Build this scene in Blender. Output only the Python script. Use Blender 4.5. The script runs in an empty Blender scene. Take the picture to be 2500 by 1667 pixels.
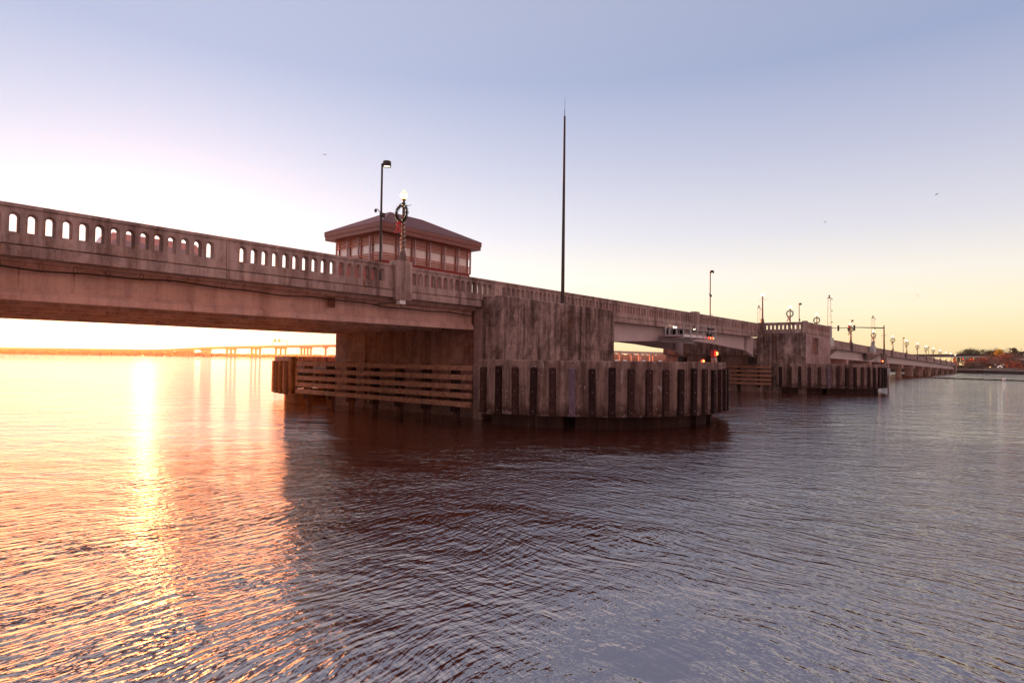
import bpy, math, random
from mathutils import Vector, Matrix
random.seed(7)
S = bpy.context.scene
R = math.radians
H = 3.35
# ------------------------------------------------------------------ camera
cam = bpy.data.objects.new('camera', bpy.data.cameras.new('camera'))
S.collection.objects.link(cam); S.camera = cam
cam.data.sensor_width = 36; cam.data.lens = 1480/2500*36
cam.data.clip_start = .1; cam.data.clip_end = 20000
yaw, pitch, roll = R(40.2), R(1.68), .0137
f0 = Vector((math.cos(yaw), math.sin(yaw), 0)); r0 = Vector((math.sin(yaw), -math.cos(yaw), 0)); zz = Vector((0, 0, 1))
fw = f0*math.cos(pitch)+zz*math.sin(pitch); up = zz*math.cos(pitch)-f0*math.sin(pitch)
rr = r0*math.cos(roll)+up*math.sin(roll); uu = up*math.cos(roll)-r0*math.sin(roll)
M = Matrix((rr, uu, -fw)).transposed().to_4x4(); M.translation = Vector((0, 0, H)); cam.matrix_world = M
# ------------------------------------------------------------------ exposure, sun, sky
S.view_settings.view_transform = 'Standard'; S.view_settings.look = 'None'
EXF = 4.0                                  # exposed for the shaded side of the bridge
S.view_settings.exposure = math.log2(EXF); S.view_settings.gamma = 1
SUN_AZ, SUN_EL = R(71.3), R(.75)          # azimuth counter-clockwise from +X
sd = Vector((math.cos(SUN_AZ)*math.cos(SUN_EL), math.sin(SUN_AZ)*math.cos(SUN_EL), math.sin(SUN_EL)))
sl = bpy.data.lights.new('sun', 'SUN'); sl.energy = 4.0; sl.angle = R(.5); sl.color = (1, .17, .012)
so = bpy.data.objects.new('sun', sl); S.collection.objects.link(so)
so.rotation_euler = (-sd).to_track_quat('-Z', 'Y').to_euler()
W = bpy.data.worlds.new('World'); S.world = W; W.use_nodes = True
nt = W.node_tree; N = nt.nodes; L = nt.links; N.clear()
def wn(t, **k):
    n = N.new(t)
    for a, b in k.items(): setattr(n, a, b)
    return n
def wm(op, a, b=None, c=None, clamp=False):
    n = N.new('ShaderNodeMath'); n.operation = op; n.use_clamp = clamp
    for i, v in enumerate((a, b, c)):
        if v is None: continue
        if isinstance(v, (int, float)): n.inputs[i].default_value = v
        else: L.new(v, n.inputs[i])
    return n.outputs[0]
def wc(op, fac, a, b):
    n = N.new('ShaderNodeMix'); n.data_type = 'RGBA'; n.blend_type = op; n.clamp_factor = False
    for i, v in ((0, fac), (6, a), (7, b)):
        if isinstance(v, (int, float)): n.inputs[i].default_value = v
        elif isinstance(v, tuple): n.inputs[i].default_value = (*v, 1)
        else: L.new(v, n.inputs[i])
    return n.outputs[2]
tc = wn('ShaderNodeTexCoord'); sx = wn('ShaderNodeSeparateXYZ'); L.new(tc.outputs['Generated'], sx.inputs[0])
dt = wn('ShaderNodeVectorMath', operation='DOT_PRODUCT'); L.new(tc.outputs['Generated'], dt.inputs[0]); dt.inputs[1].default_value = sd
gam = wm('MULTIPLY', wm('ARCCOSINE', wm('MINIMUM', dt.outputs['Value'], .9999999)), 180/math.pi)
def ramp(fac, pts):
    n = wn('ShaderNodeValToRGB'); e = n.color_ramp.elements
    while len(e) < len(pts): e.new(.5)
    for q, (p, c) in zip(e, pts): q.position = p; q.color = (*c, 1)
    L.new(fac, n.inputs[0]); return n.outputs[0]
az = wm('ABSOLUTE', sx.outputs[2])
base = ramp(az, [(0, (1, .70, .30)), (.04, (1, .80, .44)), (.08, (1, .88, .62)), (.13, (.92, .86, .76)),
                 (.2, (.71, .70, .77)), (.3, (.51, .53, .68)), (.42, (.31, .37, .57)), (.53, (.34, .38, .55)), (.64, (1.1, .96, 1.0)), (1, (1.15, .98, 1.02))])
anti = ramp(az, [(0, (.62, .34, .30)), (.12, (.95, .54, .46)), (.3, (.85, .53, .48)), (.6, (.50, .36, .42)), (1, (.44, .34, .42))])
back = wm('MULTIPLY', wm('SUBTRACT', gam, 75), 1/60, clamp=True)
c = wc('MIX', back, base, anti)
g1 = wm('MULTIPLY', wm('EXPONENT', wm('MULTIPLY', gam, -1/30)), .44)
c = wc('ADD', g1, c, (.95, .99, 1.03))
g2 = wm('MULTIPLY', wm('EXPONENT', wm('MULTIPLY', gam, -1/3.2)), 2.2)
c = wc('ADD', g2, c, (1, .66, .25))
g4 = wm('MULTIPLY', wm('MULTIPLY', wm('EXPONENT', wm('MULTIPLY', gam, -1/17)), wm('EXPONENT', wm('MULTIPLY', az, -1/.08))), 1.3)
c = wc('ADD', g4, c, (1, .80, .58))
g3 = wm('MULTIPLY', wm('EXPONENT', wm('MULTIPLY', wm('POWER', wm('DIVIDE', gam, .7), 2), -1)), 9)
c = wc('ADD', g3, c, (1, .75, .40))
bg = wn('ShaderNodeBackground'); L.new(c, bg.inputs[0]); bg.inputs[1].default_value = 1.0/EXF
sky = wn('ShaderNodeTexSky'); sky.sky_type = 'NISHITA'; sky.sun_disc = False
sky.sun_elevation = SUN_EL; sky.sun_rotation = math.pi/2-SUN_AZ; sky.dust_density = 3
bg2 = wn('ShaderNodeBackground'); L.new(sky.outputs[0], bg2.inputs[0]); bg2.inputs[1].default_value = .004
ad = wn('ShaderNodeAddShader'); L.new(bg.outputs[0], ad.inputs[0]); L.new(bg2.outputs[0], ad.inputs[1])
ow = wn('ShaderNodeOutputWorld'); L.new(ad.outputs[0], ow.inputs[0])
# ------------------------------------------------------------------ materials
MATS = {}
class NB:
    def __init__(s, name):
        m = bpy.data.materials.new(name); m.use_nodes = True; s.m = m; s.t = m.node_tree; s.t.nodes.clear()
        s.out = s.n('ShaderNodeOutputMaterial'); s.p = s.n('ShaderNodeBsdfPrincipled')
        s.l(s.p.outputs[0], s.out.inputs[0]); s.pos = s.n('ShaderNodeNewGeometry').outputs['Position']
    def n(s, t): return s.t.nodes.new(t)
    def l(s, a, b): s.t.links.new(a, b)
    def inp(s, sock, v):
        if isinstance(v, (int, float)): sock.default_value = v
        elif isinstance(v, tuple): sock.default_value = (*v, 1) if len(sock.default_value) == 4 and len(v) == 3 else v
        else: s.l(v, sock)
    def math(s, op, a, b=0.0, clamp=False):
        n = s.n('ShaderNodeMath'); n.operation = op; n.use_clamp = clamp
        s.inp(n.inputs[0], a); s.inp(n.inputs[1], b); return n.outputs[0]
    def map(s, v, scale=(1, 1, 1), rot=(0, 0, 0), loc=(0, 0, 0)):
        n = s.n('ShaderNodeMapping'); s.l(v, n.inputs[0]); n.inputs['Scale'].default_value = scale
        n.inputs['Rotation'].default_value = rot; n.inputs['Location'].default_value = loc; return n.outputs[0]
    def noise(s, v, sc, det=3, rough=.55, dist=0):
        n = s.n('ShaderNodeTexNoise'); s.l(v, n.inputs[0]); n.inputs['Scale'].default_value = sc
        n.inputs['Detail'].default_value = det; n.inputs['Roughness'].default_value = rough; n.inputs['Distortion'].default_value = dist
        return n.outputs[0]
    def rng(s, v, a, b, c=0., d=1.):
        n = s.n('ShaderNodeMapRange'); s.l(v, n.inputs[0])
        for i, q in enumerate((a, b, c, d)): n.inputs[i+1].default_value = q
        return n.outputs[0]
    def mix(s, f, a, b, op='MIX'):
        n = s.n('ShaderNodeMix'); n.data_type = 'RGBA'; n.blend_type = op
        s.inp(n.inputs[0], f); s.inp(n.inputs[6], a); s.inp(n.inputs[7], b); return n.outputs[2]
    def bump(s, h, st, dist, nrm=None):
        n = s.n('ShaderNodeBump'); n.inputs['Strength'].default_value = st; n.inputs['Distance'].default_value = dist
        s.l(h, n.inputs['Height'])
        if nrm: s.l(nrm, n.inputs['Normal'])
        s.l(n.outputs[0], s.p.inputs['Normal']); return n.outputs[0]
def paint(name, col, rough=.5, metal=0., var=.25, sc=3., bump=.0, emit=None, es=0.):
    b = NB(name); v = b.noise(b.pos, sc, 4)
    f = b.rng(v, .3, .7)
    d = tuple(x*(1-var) for x in col); q = tuple(min(1, x*(1+var*.6)) for x in col)
    b.inp(b.p.inputs['Base Color'], b.mix(f, d, q)); b.p.inputs['Roughness'].default_value = rough; b.p.inputs['Metallic'].default_value = metal
    if bump: b.bump(b.noise(b.pos, sc*12, 3), .5, bump)
    if rough >= .78: b.p.inputs['Specular IOR Level'].default_value = .12
    if emit: b.p.inputs['Emission Color'].default_value = (*emit, 1); b.p.inputs['Emission Strength'].default_value = es/EXF
    return b.m
def concrete(name, light, dark, stain=.5, streak=1.0, white=0., boards=False, low=None, spots=0.):
    b = NB(name)
    big = b.noise(b.map(b.pos, (.35, .35, .22)), 1, 5, .6)
    st = b.noise(b.map(b.pos, (2.2*streak, 2.2*streak, .16)), 1, 5, .62, .3)
    st2 = b.noise(b.map(b.pos, (7, 7, .35)), 1, 3, .6)
    fine = b.noise(b.pos, 22, 4, .65)
    f = b.math('ADD', b.rng(st, .36, .66), b.rng(big, .35, .7, -.3, .45))
    f = b.math('MULTIPLY', b.math('ADD', f, b.rng(st2, .3, .7, -.18, .18)), stain*1.1, True)
    col = b.mix(f, light, dark)
    mid = tuple(x*1.25 for x in light)
    col = b.mix(b.rng(fine, .35, .75, 0, .35), col, mid)
    h = fine
    rz = b.noise(b.map(b.pos, (3.1, 3.1, .28), (0, 0, 0), (7, 3, 1)), 1, 4, .6, .5)
    col = b.mix(b.math('MULTIPLY', b.rng(rz, .60, .70), b.rng(big, .42, .6)), col, (.20, .075, .035))
    mott = b.noise(b.map(b.pos, (2.6, 2.6, 2.2)), 1, 7, .72, .4)
    col = b.mix(b.rng(mott, .50, .66, 0, .55*stain), col, dark)
    if boards:      # formwork joints, real lines left by the boards
        sp = b.n('ShaderNodeSeparateXYZ'); b.l(b.pos, sp.inputs[0])
        ln = None
        for ax, per in ((2, 1.15), (0, 2.4), (1, 2.4)):
            fr = b.math('FRACT', b.math('DIVIDE', b.math('ADD', sp.outputs[ax], b.rng(st2, 0, 1, -.02, .02)), per))
            q = b.math('LESS_THAN', b.math('ABSOLUTE', b.math('SUBTRACT', fr, .5)), .008)
            ln = q if ln is None else b.math('MAXIMUM', ln, q)
        wv = b.n('ShaderNodeVectorMath'); wv.operation = 'DIVIDE'; b.l(b.pos, wv.inputs[0]); wv.inputs[1].default_value = (2.4, 2.4, 1.15)
        wa = b.n('ShaderNodeVectorMath'); wa.operation = 'ADD'; b.l(wv.outputs[0], wa.inputs[0]); wa.inputs[1].default_value = (.5, .5, .5)
        wf = b.n('ShaderNodeVectorMath'); wf.operation = 'FLOOR'; b.l(wa.outputs[0], wf.inputs[0])
        wn_ = b.n('ShaderNodeTexWhiteNoise'); b.l(wf.outputs[0], wn_.inputs[0])
        patch = b.noise(b.map(b.pos, (1.1, 1.1, .9)), 1, 6, .7, .6)
        col = b.mix(b.math('MULTIPLY', b.math('ADD', b.math('MULTIPLY', wn_.outputs['Value'], .35), b.rng(patch, .45, .62, 0, .75)), .75), col, tuple(x*.9 for x in dark))
        msk = b.math('MULTIPLY', ln, b.rng(big, .4, .6, .1, .75))
        col = b.mix(msk, col, tuple(x*.35 for x in dark))
    if white:
        w = b.noise(b.map(b.pos, (5, 5, .9)), 1, 6, .7, .8)
        col = b.mix(b.rng(w, .60, .68, 0, white), col, (.42, .36, .35))
    if spots:
        vz = b.n('ShaderNodeTexVoronoi'); b.l(b.pos, vz.inputs[0]); vz.inputs['Scale'].default_value = 5.5
        sm = b.math('MULTIPLY', b.math('LESS_THAN', vz.outputs['Distance'], .17), b.rng(b.noise(b.pos, 1.2, 3), .5, .62, 0, spots), True)
        col = b.mix(sm, col, (.46, .40, .38))
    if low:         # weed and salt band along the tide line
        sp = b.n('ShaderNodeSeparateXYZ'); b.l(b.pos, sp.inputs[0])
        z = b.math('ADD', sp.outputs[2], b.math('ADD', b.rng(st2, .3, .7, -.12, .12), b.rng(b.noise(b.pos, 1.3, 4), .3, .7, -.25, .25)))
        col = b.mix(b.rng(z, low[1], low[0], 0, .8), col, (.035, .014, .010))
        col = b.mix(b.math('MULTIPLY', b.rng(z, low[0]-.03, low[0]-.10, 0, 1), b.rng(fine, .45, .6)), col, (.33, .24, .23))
    b.inp(b.p.inputs['Base Color'], col); b.p.inputs['Roughness'].default_value = .9
    b.p.inputs['Specular IOR Level'].default_value = .2
    b.bump(b.math('ADD', b.math('MULTIPLY', fine, .5), st2), .6, .012)
    return b.m
mC = concrete('parapet_concrete', (.50, .36, .32), (.11, .06, .05), .8)
mG = concrete('girder_concrete', (.62, .40, .34), (.28, .16, .13), .65, .7)
mB = concrete('pier_concrete', (.46, .32, .28), (.045, .022, .018), .95, 1.2, .6, True)
mB2 = concrete('pier_pale_concrete', (.52, .37, .35), (.24, .145, .13), .6, .8, .2, True)
mWl = concrete('pier_wall_concrete', (.44, .25, .20), (.13, .045, .03), .85, .7, .1, True, (.8, 1.5))
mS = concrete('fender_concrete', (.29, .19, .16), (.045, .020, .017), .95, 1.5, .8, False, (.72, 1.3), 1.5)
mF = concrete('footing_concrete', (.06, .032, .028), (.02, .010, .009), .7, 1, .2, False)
mAs = paint('asphalt', (.05, .045, .045), .95, 0, .3, 6)
mSt = paint('white_steel_paint', (.60, .49, .48), .55, 0, .10, .6)
mStd = paint('grey_steel_paint', (.36, .30, .31), .5, 0, .15, 2)
mT = paint('dark_timber', (.030, .014, .013), .8, 0, .5, 5, .01)
mT2 = paint('worn_timber', (.055, .026, .022), .8, 0, .6, 7, .012)
mTp = paint('weathered_timber', (.15, .10, .13), .8, 0, .3, 5, .01)
mTf = paint('fence_timber', (.34, .17, .115), .8, 0, .4, 4, .01)
mBolt = paint('galvanised_bolt', (.75, .7, .7), .4, .3, .1)
mBlk = paint('black_metal', (.020, .014, .014), .45, .2, .3)
mBr = paint('bronze_pole', (.050, .026, .022), .5, .2, .3)
mPost = paint('lamp_pole_paint', (.15, .085, .06), .55, .1, .3)
mRoof = paint('roof_metal', (.035, .014, .016), .85, .0, .2)
mSeam = paint('roof_seam_metal', (.27, .16, .18), .7, .0, .1)
mFas = paint('roof_fascia_metal', (.24, .085, .065), .5, .1, .12)
mLou = paint('red_louver', (.58, .21, .14), .75, 0, .2)
mMul = paint('aluminium_mullion', (.46, .33, .36), .4, .2, .1)
mRed = paint('red_cladding', (.32, .05, .04), .6, 0, .15)
mBow = paint('red_ribbon', (.55, .01, .015), .5, 0, .2)
mWr = paint('wreath_green', (.075, .058, .030), .8, 0, .5, 30)
mGal = paint('galvanised_steel', (.42, .40, .42), .45, .3, .15)
mWht = paint('white_paint', (.75, .72, .72), .5, 0, .1)
mGreen = paint('sign_green', (.01, .36, .25), .5, 0, .1)
mRail = paint('cable_black', (.03, .014, .012), .6, 0, .3)
mGlobe = paint('lit_globe', (.9, .7, .4), .4, 0, .05, 3, 0, (1, .60, .20), 2.6)
mBulb = paint('lit_bulb', (1, .9, .7), .4, 0, .05, 3, 0, (1, .85, .6), 14)
mLed = paint('lit_lens', (1, .9, .75), .4, 0, .05, 3, 0, (1, .80, .50), 5)
mRedL = paint('red_light', (.8, .02, .02), .3, 0, .05, 3, 0, (1, .03, .01), 2.5)
mRedC = paint('red_light_core', (1, .3, .1), .3, 0, .05, 3, 0, (1, .30, .06), 7)
mAmb = paint('amber_light', (1, .5, .1), .3, 0, .05, 3, 0, (1, .35, .05), 6)
mCar = paint('red_car_paint', (.85, .42, .38), .3, 0, .1)
mRub = paint('rubber', (.02, .018, .018), .8, 0, .2)
mWood = paint('tree_bark', (.07, .035, .025), .9, 0, .4, 6)
mGround = paint('bank_grass', (.11, .07, .035), .95, 0, .5, .3)
mPath = paint('promenade_paving', (.26, .19, .18), .9, 0, .2, .6)
mBird = paint('gull_feathers', (.16, .15, .17), .8, 0, .3, 20)
def leafmat(name, a, b_):
    b = NB(name); v = b.noise(b.pos, .9, 4)
    b.inp(b.p.inputs['Base Color'], b.mix(b.rng(v, .35, .65), a, b_)); b.p.inputs['Roughness'].default_value = .8
    b.p.inputs['Specular IOR Level'].default_value = .15
    return b.m
mPine = leafmat('pine_needles', (.05, .045, .016), (.14, .075, .025))
mRust = leafmat('autumn_leaves', (.22, .07, .04), (.45, .11, .05))
mBare = leafmat('bare_twigs', (.20, .115, .095), (.32, .18, .14))
mYel = leafmat('yellow_leaves', (.65, .38, .02), (.85, .58, .05))
mFar = leafmat('far_woods_foliage', (.09, .032, .02), (.16, .055, .03))
gb = NB('window_glass'); gb.p.inputs['Base Color'].default_value = (.88, .80, .74, 1); gb.p.inputs['Roughness'].default_value = .08
gb.p.inputs['IOR'].default_value = 1.6; mGlass = gb.m
# water
def water_mat():
    b = NB('river_water')
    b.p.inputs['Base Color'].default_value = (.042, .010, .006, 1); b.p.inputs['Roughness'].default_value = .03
    b.p.inputs['IOR'].default_value = 3.3; b.p.inputs['Specular IOR Level'].default_value = .5
    p = b.pos
    warp = b.n('ShaderNodeTexNoise'); b.l(b.map(p, (.25, .25, .25)), warp.inputs[0]); warp.inputs['Scale'].default_value = 1
    va = b.n('ShaderNodeVectorMath'); va.operation = 'MULTIPLY_ADD'; b.l(warp.outputs['Color'], va.inputs[0]); va.inputs[1].default_value = (1.6, 1.6, 0); b.l(p, va.inputs[2])
    q = va.outputs[0]
    # wave train A: crests climb to the right on the left of the view; B the mirror; both cross in the middle
    def train(deg, wl, stretch, seed, det=2):
        v = b.map(q, (1, 1, 1), (0, 0, R(-deg)), (seed, seed*1.7, 0))
        v = b.map(v, (1/(wl*stretch), 1/wl, 1))
        return b.noise(v, 1, det, .5, .25)
    sp = b.n('ShaderNodeSeparateXYZ'); b.l(p, sp.inputs[0])
    side = b.math('DIVIDE', b.math('SUBTRACT', b.math('MULTIPLY', sp.outputs[0], math.sin(yaw)), b.math('MULTIPLY', sp.outputs[1], math.cos(yaw))),
                  b.math('ADD', b.math('MAXIMUM', b.math('ADD', b.math('MULTIPLY', sp.outputs[0], math.cos(yaw)), b.math('MULTIPLY', sp.outputs[1], math.sin(yaw))), .1), 1.5))
    wR = b.rng(side, -.25, .30); wL = b.math('SUBTRACT', 1, wR)
    base = math.degrees(yaw)-90      # direction of the picture's right
    A = b.math('ADD', b.math('MULTIPLY', train(base+46, .145, 4.2, 3), 1.0), b.math('MULTIPLY', train(base+58, .065, 3.5, 9), .38))
    B = b.math('ADD', b.math('MULTIPLY', train(base-46, .155, 5.0, 13), 1.15), b.math('MULTIPLY', train(base-58, .07, 3.5, 19), .40))
    h = b.math('ADD', b.math('MULTIPLY', A, b.math('ADD', b.math('MULTIPLY', wL, .85), .25)), b.math('MULTIPLY', B, b.math('ADD', b.math('MULTIPLY', wR, .85), .25)))
    h = b.math('ADD', h, b.math('MULTIPLY', train(base+3, .5, 2.5, 23), .9))
    h = b.math('ADD', h, b.math('MULTIPLY', b.noise(q, 9, 3), .16))
    h = b.math('ADD', h, b.math('MULTIPLY', train(base-30, 1.1, 3.0, 41), 1.5))
    # a calm slick close to the viewer
    cx, cy = 6.5, 3.1
    dx = b.math('SUBTRACT', sp.outputs[0], cx); dy = b.math('SUBTRACT', sp.outputs[1], cy)
    rr_ = b.math('SQRT', b.math('ADD', b.math('MULTIPLY', dx, dx), b.math('MULTIPLY', b.math('MULTIPLY', dy, dy), 1.6)))
    rr_ = b.math('ADD', rr_, b.math('MULTIPLY', b.noise(p, .9, 5), 2.4))
    amp = b.rng(rr_, 1.7, 3.6, .26, 1.0)
    big = b.rng(b.noise(b.map(p, (.06, .06, .06)), 1, 4), .35, .65, .42, 1.3)
    h = b.math('MULTIPLY', h, b.math('MULTIPLY', amp, big))
    dist0 = b.math('SQRT', b.math('ADD', b.math('MULTIPLY', sp.outputs[0], sp.outputs[0]), b.math('MULTIPLY', sp.outputs[1], sp.outputs[1])))
    far = b.rng(dist0, 14, 70)
    swell = b.math('ADD', b.math('MULTIPLY', train(base-18, .42, 4.5, 31), 3.0), b.math('MULTIPLY', train(base+10, 1.3, 3.0, 37), 6.0))
    h = b.math('ADD', h, b.math('MULTIPLY', far, swell))
    # ripples flatten with distance from the camera so far water reflects brighter sky
    dist = b.math('SQRT', b.math('ADD', b.math('MULTIPLY', sp.outputs[0], sp.outputs[0]), b.math('MULTIPLY', sp.outputs[1], sp.outputs[1])))
    h = b.math('MULTIPLY', h, b.math('ADD', b.math('DIVIDE', 12.0, b.math('ADD', dist, 12.0)), .17))
    b.bump(h, 1.0, .084)
    return b.m
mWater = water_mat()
# ------------------------------------------------------------------ mesh helpers
class MB:
    def __init__(s): s.v = []; s.f = []; s.sm = []
    def add(s, vs, fs, smooth=False):
        o = len(s.v); s.v += [tuple(x) for x in vs]; s.f += [tuple(i+o for i in f) for f in fs]; s.sm += [smooth]*len(fs)
        return s
    def quad(s, *p): return s.add(p, [tuple(range(len(p)))])
    def box(s, x0, x1, y0, y1, z0, z1):
        return s.add([(x, y, z) for z in (z0, z1) for y in (y0, y1) for x in (x0, x1)],
                     [(0, 2, 3, 1), (4, 5, 7, 6), (0, 1, 5, 4), (2, 6, 7, 3), (0, 4, 6, 2), (1, 3, 7, 5)])
    def cbox(s, x0, x1, y0, y1, z0, z1, b=.02):      # box with chamfered vertical and top edges
        s.prism([(x0+b, y0), (x1-b, y0), (x1, y0+b), (x1, y1-b), (x1-b, y1), (x0+b, y1), (x0, y1-b), (x0, y0+b)], z0, z1-b)
        a = [(x0+b, y0), (x1-b, y0), (x1, y0+b), (x1, y1-b), (x1-b, y1), (x0+b, y1), (x0, y1-b), (x0, y0+b)]
        cx, cy = (x0+x1)/2, (y0+y1)/2
        t = [(cx+(x-cx)*(1-2*b/(x1-x0)), cy+(y-cy)*(1-2*b/(y1-y0))) for x, y in a]
        return s.add([(x, y, z1-b+.0005) for x, y in a]+[(x, y, z1) for x, y in t], [(i, (i+1) % 8, 8+(i+1) % 8, 8+i) for i in range(8)]+[tuple(range(8, 16))])
    def prism(s, poly, z0, z1):
        n = len(poly)
        return s.add([(x, y, z0) for x, y in poly]+[(x, y, z1) for x, y in poly],
                     [tuple(reversed(range(n))), tuple(range(n, 2*n))]+[(i, (i+1) % n, n+(i+1) % n, n+i) for i in range(n)])
    def prismy(s, poly, y0, y1):                     # poly in x,z
        n = len(poly)
        return s.add([(x, y0, z) for x, z in poly]+[(x, y1, z) for x, z in poly],
                     [tuple(range(n)), tuple(reversed(range(n, 2*n)))]+[(i, n+i, n+(i+1) % n, (i+1) % n) for i in range(n)])
    def prismx(s, poly, x0, x1):                     # poly in y,z
        n = len(poly)
        return s.add([(x0, y, z) for y, z in poly]+[(x1, y, z) for y, z in poly],
                     [tuple(reversed(range(n))), tuple(range(n, 2*n))]+[(i, (i+1) % n, n+(i+1) % n, n+i) for i in range(n)])
    def tube(s, pts, r, n=8, caps=True, smooth=True):
        pts = [Vector(p) for p in pts]; k = len(pts); rs = r if isinstance(r, (list, tuple)) else [r]*k
        vs = []
        for i, p in enumerate(pts):
            d = (pts[min(i+1, k-1)]-pts[max(i-1, 0)]).normalized()
            a = d.cross(Vector((0, 0, 1)) if abs(d.z) < .9 else Vector((1, 0, 0))).normalized(); b = d.cross(a)
            vs += [p+(a*math.cos(2*math.pi*j/n)+b*math.sin(2*math.pi*j/n))*rs[i] for j in range(n)]
        fs = [(i*n+j, i*n+(j+1) % n, (i+1)*n+(j+1) % n, (i+1)*n+j) for i in range(k-1) for j in range(n)]
        s.add(vs, fs, smooth)
        if caps: s.add(vs[:n], [tuple(range(n))]); s.add(vs[-n:], [tuple(reversed(range(n)))])
        return s
    def lathe(s, c, prof, n=16, smooth=True):
        vs = [(c[0]+r*math.cos(2*math.pi*j/n), c[1]+r*math.sin(2*math.pi*j/n), c[2]+z) for r, z in prof for j in range(n)]
        return s.add(vs, [(i*n+j, i*n+(j+1) % n, (i+1)*n+(j+1) % n, (i+1)*n+j) for i in range(len(prof)-1) for j in range(n)], smooth)
    def ball(s, c, rx, ry=None, rz=None, n=8, m=6):
        ry = ry or rx; rz = rz or rx
        vs = [(c[0]+rx*math.sin(math.pi*i/m)*math.cos(2*math.pi*j/n), c[1]+ry*math.sin(math.pi*i/m)*math.sin(2*math.pi*j/n), c[2]+rz*math.cos(math.pi*i/m)) for i in range(m+1) for j in range(n)]
        return s.add(vs, [(i*n+j, i*n+(j+1) % n, (i+1)*n+(j+1) % n, (i+1)*n+j) for i in range(m) for j in range(n)], True)
    def build(s, name, mat, parent=None, fn=None):
        org = Vector(ORG[parent]) if parent is not None else Vector((0, 0, 0))
        vs = [fn(v) for v in s.v] if fn else s.v
        if parent is None:       # a one-mesh thing: origin at its base centre
            xs = [v[0] for v in vs]; ys = [v[1] for v in vs]; zs = [v[2] for v in vs]
            org = Vector(((min(xs)+max(xs))/2, (min(ys)+max(ys))/2, min(zs)))
        me = bpy.data.meshes.new(name); me.from_pydata([(v[0]-org.x, v[1]-org.y, v[2]-org.z) for v in vs], [], s.f)
        me.materials.append(mat); me.update()
        for p, q in zip(me.polygons, s.sm): p.use_smooth = q
        o = bpy.data.objects.new(name, me); S.collection.objects.link(o)
        ORG[o] = org
        if parent is not None: o.parent = parent
        else: o.location = org
        return o
ORG = {}
def tag(o, label=None, cat=None, group=None, kind=None):
    if label: o['label'] = label
    if cat: o['category'] = cat
    if group: o['group'] = group
    if kind: o['kind'] = kind
    return o
def thing(name, loc, label, cat, group=None):
    o = bpy.data.objects.new(name, None); S.collection.objects.link(o); o.location = loc; ORG[o] = Vector(loc)
    o.empty_display_size = .3
    return tag(o, label, cat, group)
def copy_tree(o, parent=None):
    c = o.copy(); S.collection.objects.link(c)
    if parent is not None: c.parent = parent
    ORG[c] = ORG[o]
    for ch in list(o.children): copy_tree(ch, c)
    return c
def archwall(mb, a, b, z0, z1, cs, w, zb, za, P, v0, v1, backface=False):
    """wall face with arched holes; P(u,v,z)->world, face at depth v0, reveals reach v1; za = crown of the arch"""
    r = w/2; prev = a
    def q(*pts): mb.add([P(*p) for p in pts], [tuple(range(len(pts)))])
    for c in cs:
        q((prev, v0, z0), (c-r, v0, z0), (c-r, v0, z1), (prev, v0, z1)); prev = c+r
        q((c-r, v0, z0), (c+r, v0, z0), (c+r, v0, zb), (c-r, v0, zb))
        K = 6; arch = [(c-r*math.cos(math.pi*k/K), za-r+r*math.sin(math.pi*k/K)) for k in range(K+1)]
        for (xa, ya), (xb, yb) in zip(arch, arch[1:]): q((xa, v0, ya), (xb, v0, yb), (xb, v0, z1), (xa, v0, z1))
        ol = [(c-r, zb)]+arch+[(c+r, zb)]
        for (xa, ya), (xb, yb) in zip(ol, ol[1:]+ol[:1]): q((xa, v0, ya), (xb, v0, yb), (xb, v1, yb), (xa, v1, ya))
    q((prev, v0, z0), (b, v0, z0), (b, v0, z1), (prev, v0, z1))
def balustrade(a, b, cs, P, top=7.8, bot=6.6):
    """one panel of pierced parapet as one mesh"""
    mb = MB(); z1 = top-.12
    d = top-7.8
    archwall(mb, a, b, bot, z1, cs, .29, 6.925+d, 7.545+d, P, 0, .065)
    archwall(mb, a, b, bot, z1, cs, .195, 6.965+d, 7.50+d, P, .065, .195)
    archwall(mb, a, b, bot, z1, cs, .29, 6.925+d, 7.545+d, P, .26, .195)
    def bx(u0, u1, v0, v1, za, zb_):
        vs = [P(u, v, z) for z in (za, zb_) for v in (v0, v1) for u in (u0, u1)]
        mb.add(vs, [(0, 2, 3, 1), (4, 5, 7, 6), (0, 1, 5, 4), (2, 6, 7, 3), (0, 4, 6, 2), (1, 3, 7, 5)])
    bx(a, b, -.035, .295, z1+.012, top)                 # coping
    bx(a, b, -.022, .28, bot, bot+.24)              # plinth rail
    for u in (a, b): mb.add([P(u, 0, bot), P(u, .26, bot), P(u, .26, z1), P(u, 0, z1)], [(0, 1, 2, 3)])
    return mb
def PX(y0, s=1): return lambda u, v, z: (u, y0+s*v, z)
def PY(x0, s=1): return lambda u, v, z: (x0+s*v, u, z)
def centres(first, last, pitch=.4375):
    n = max(1, round((last-first)/pitch)); return [first+(last-first)*i/n for i in range(n+1)]
# ------------------------------------------------------------------ setting
o = MB().quad((-1500, -1500, 0), (9000, -1500, 0), (9000, 9000, 0), (-1500, 9000, 0)).build('water', mWater); tag(o, kind='structure', label='rippled river water in low sun')
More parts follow.
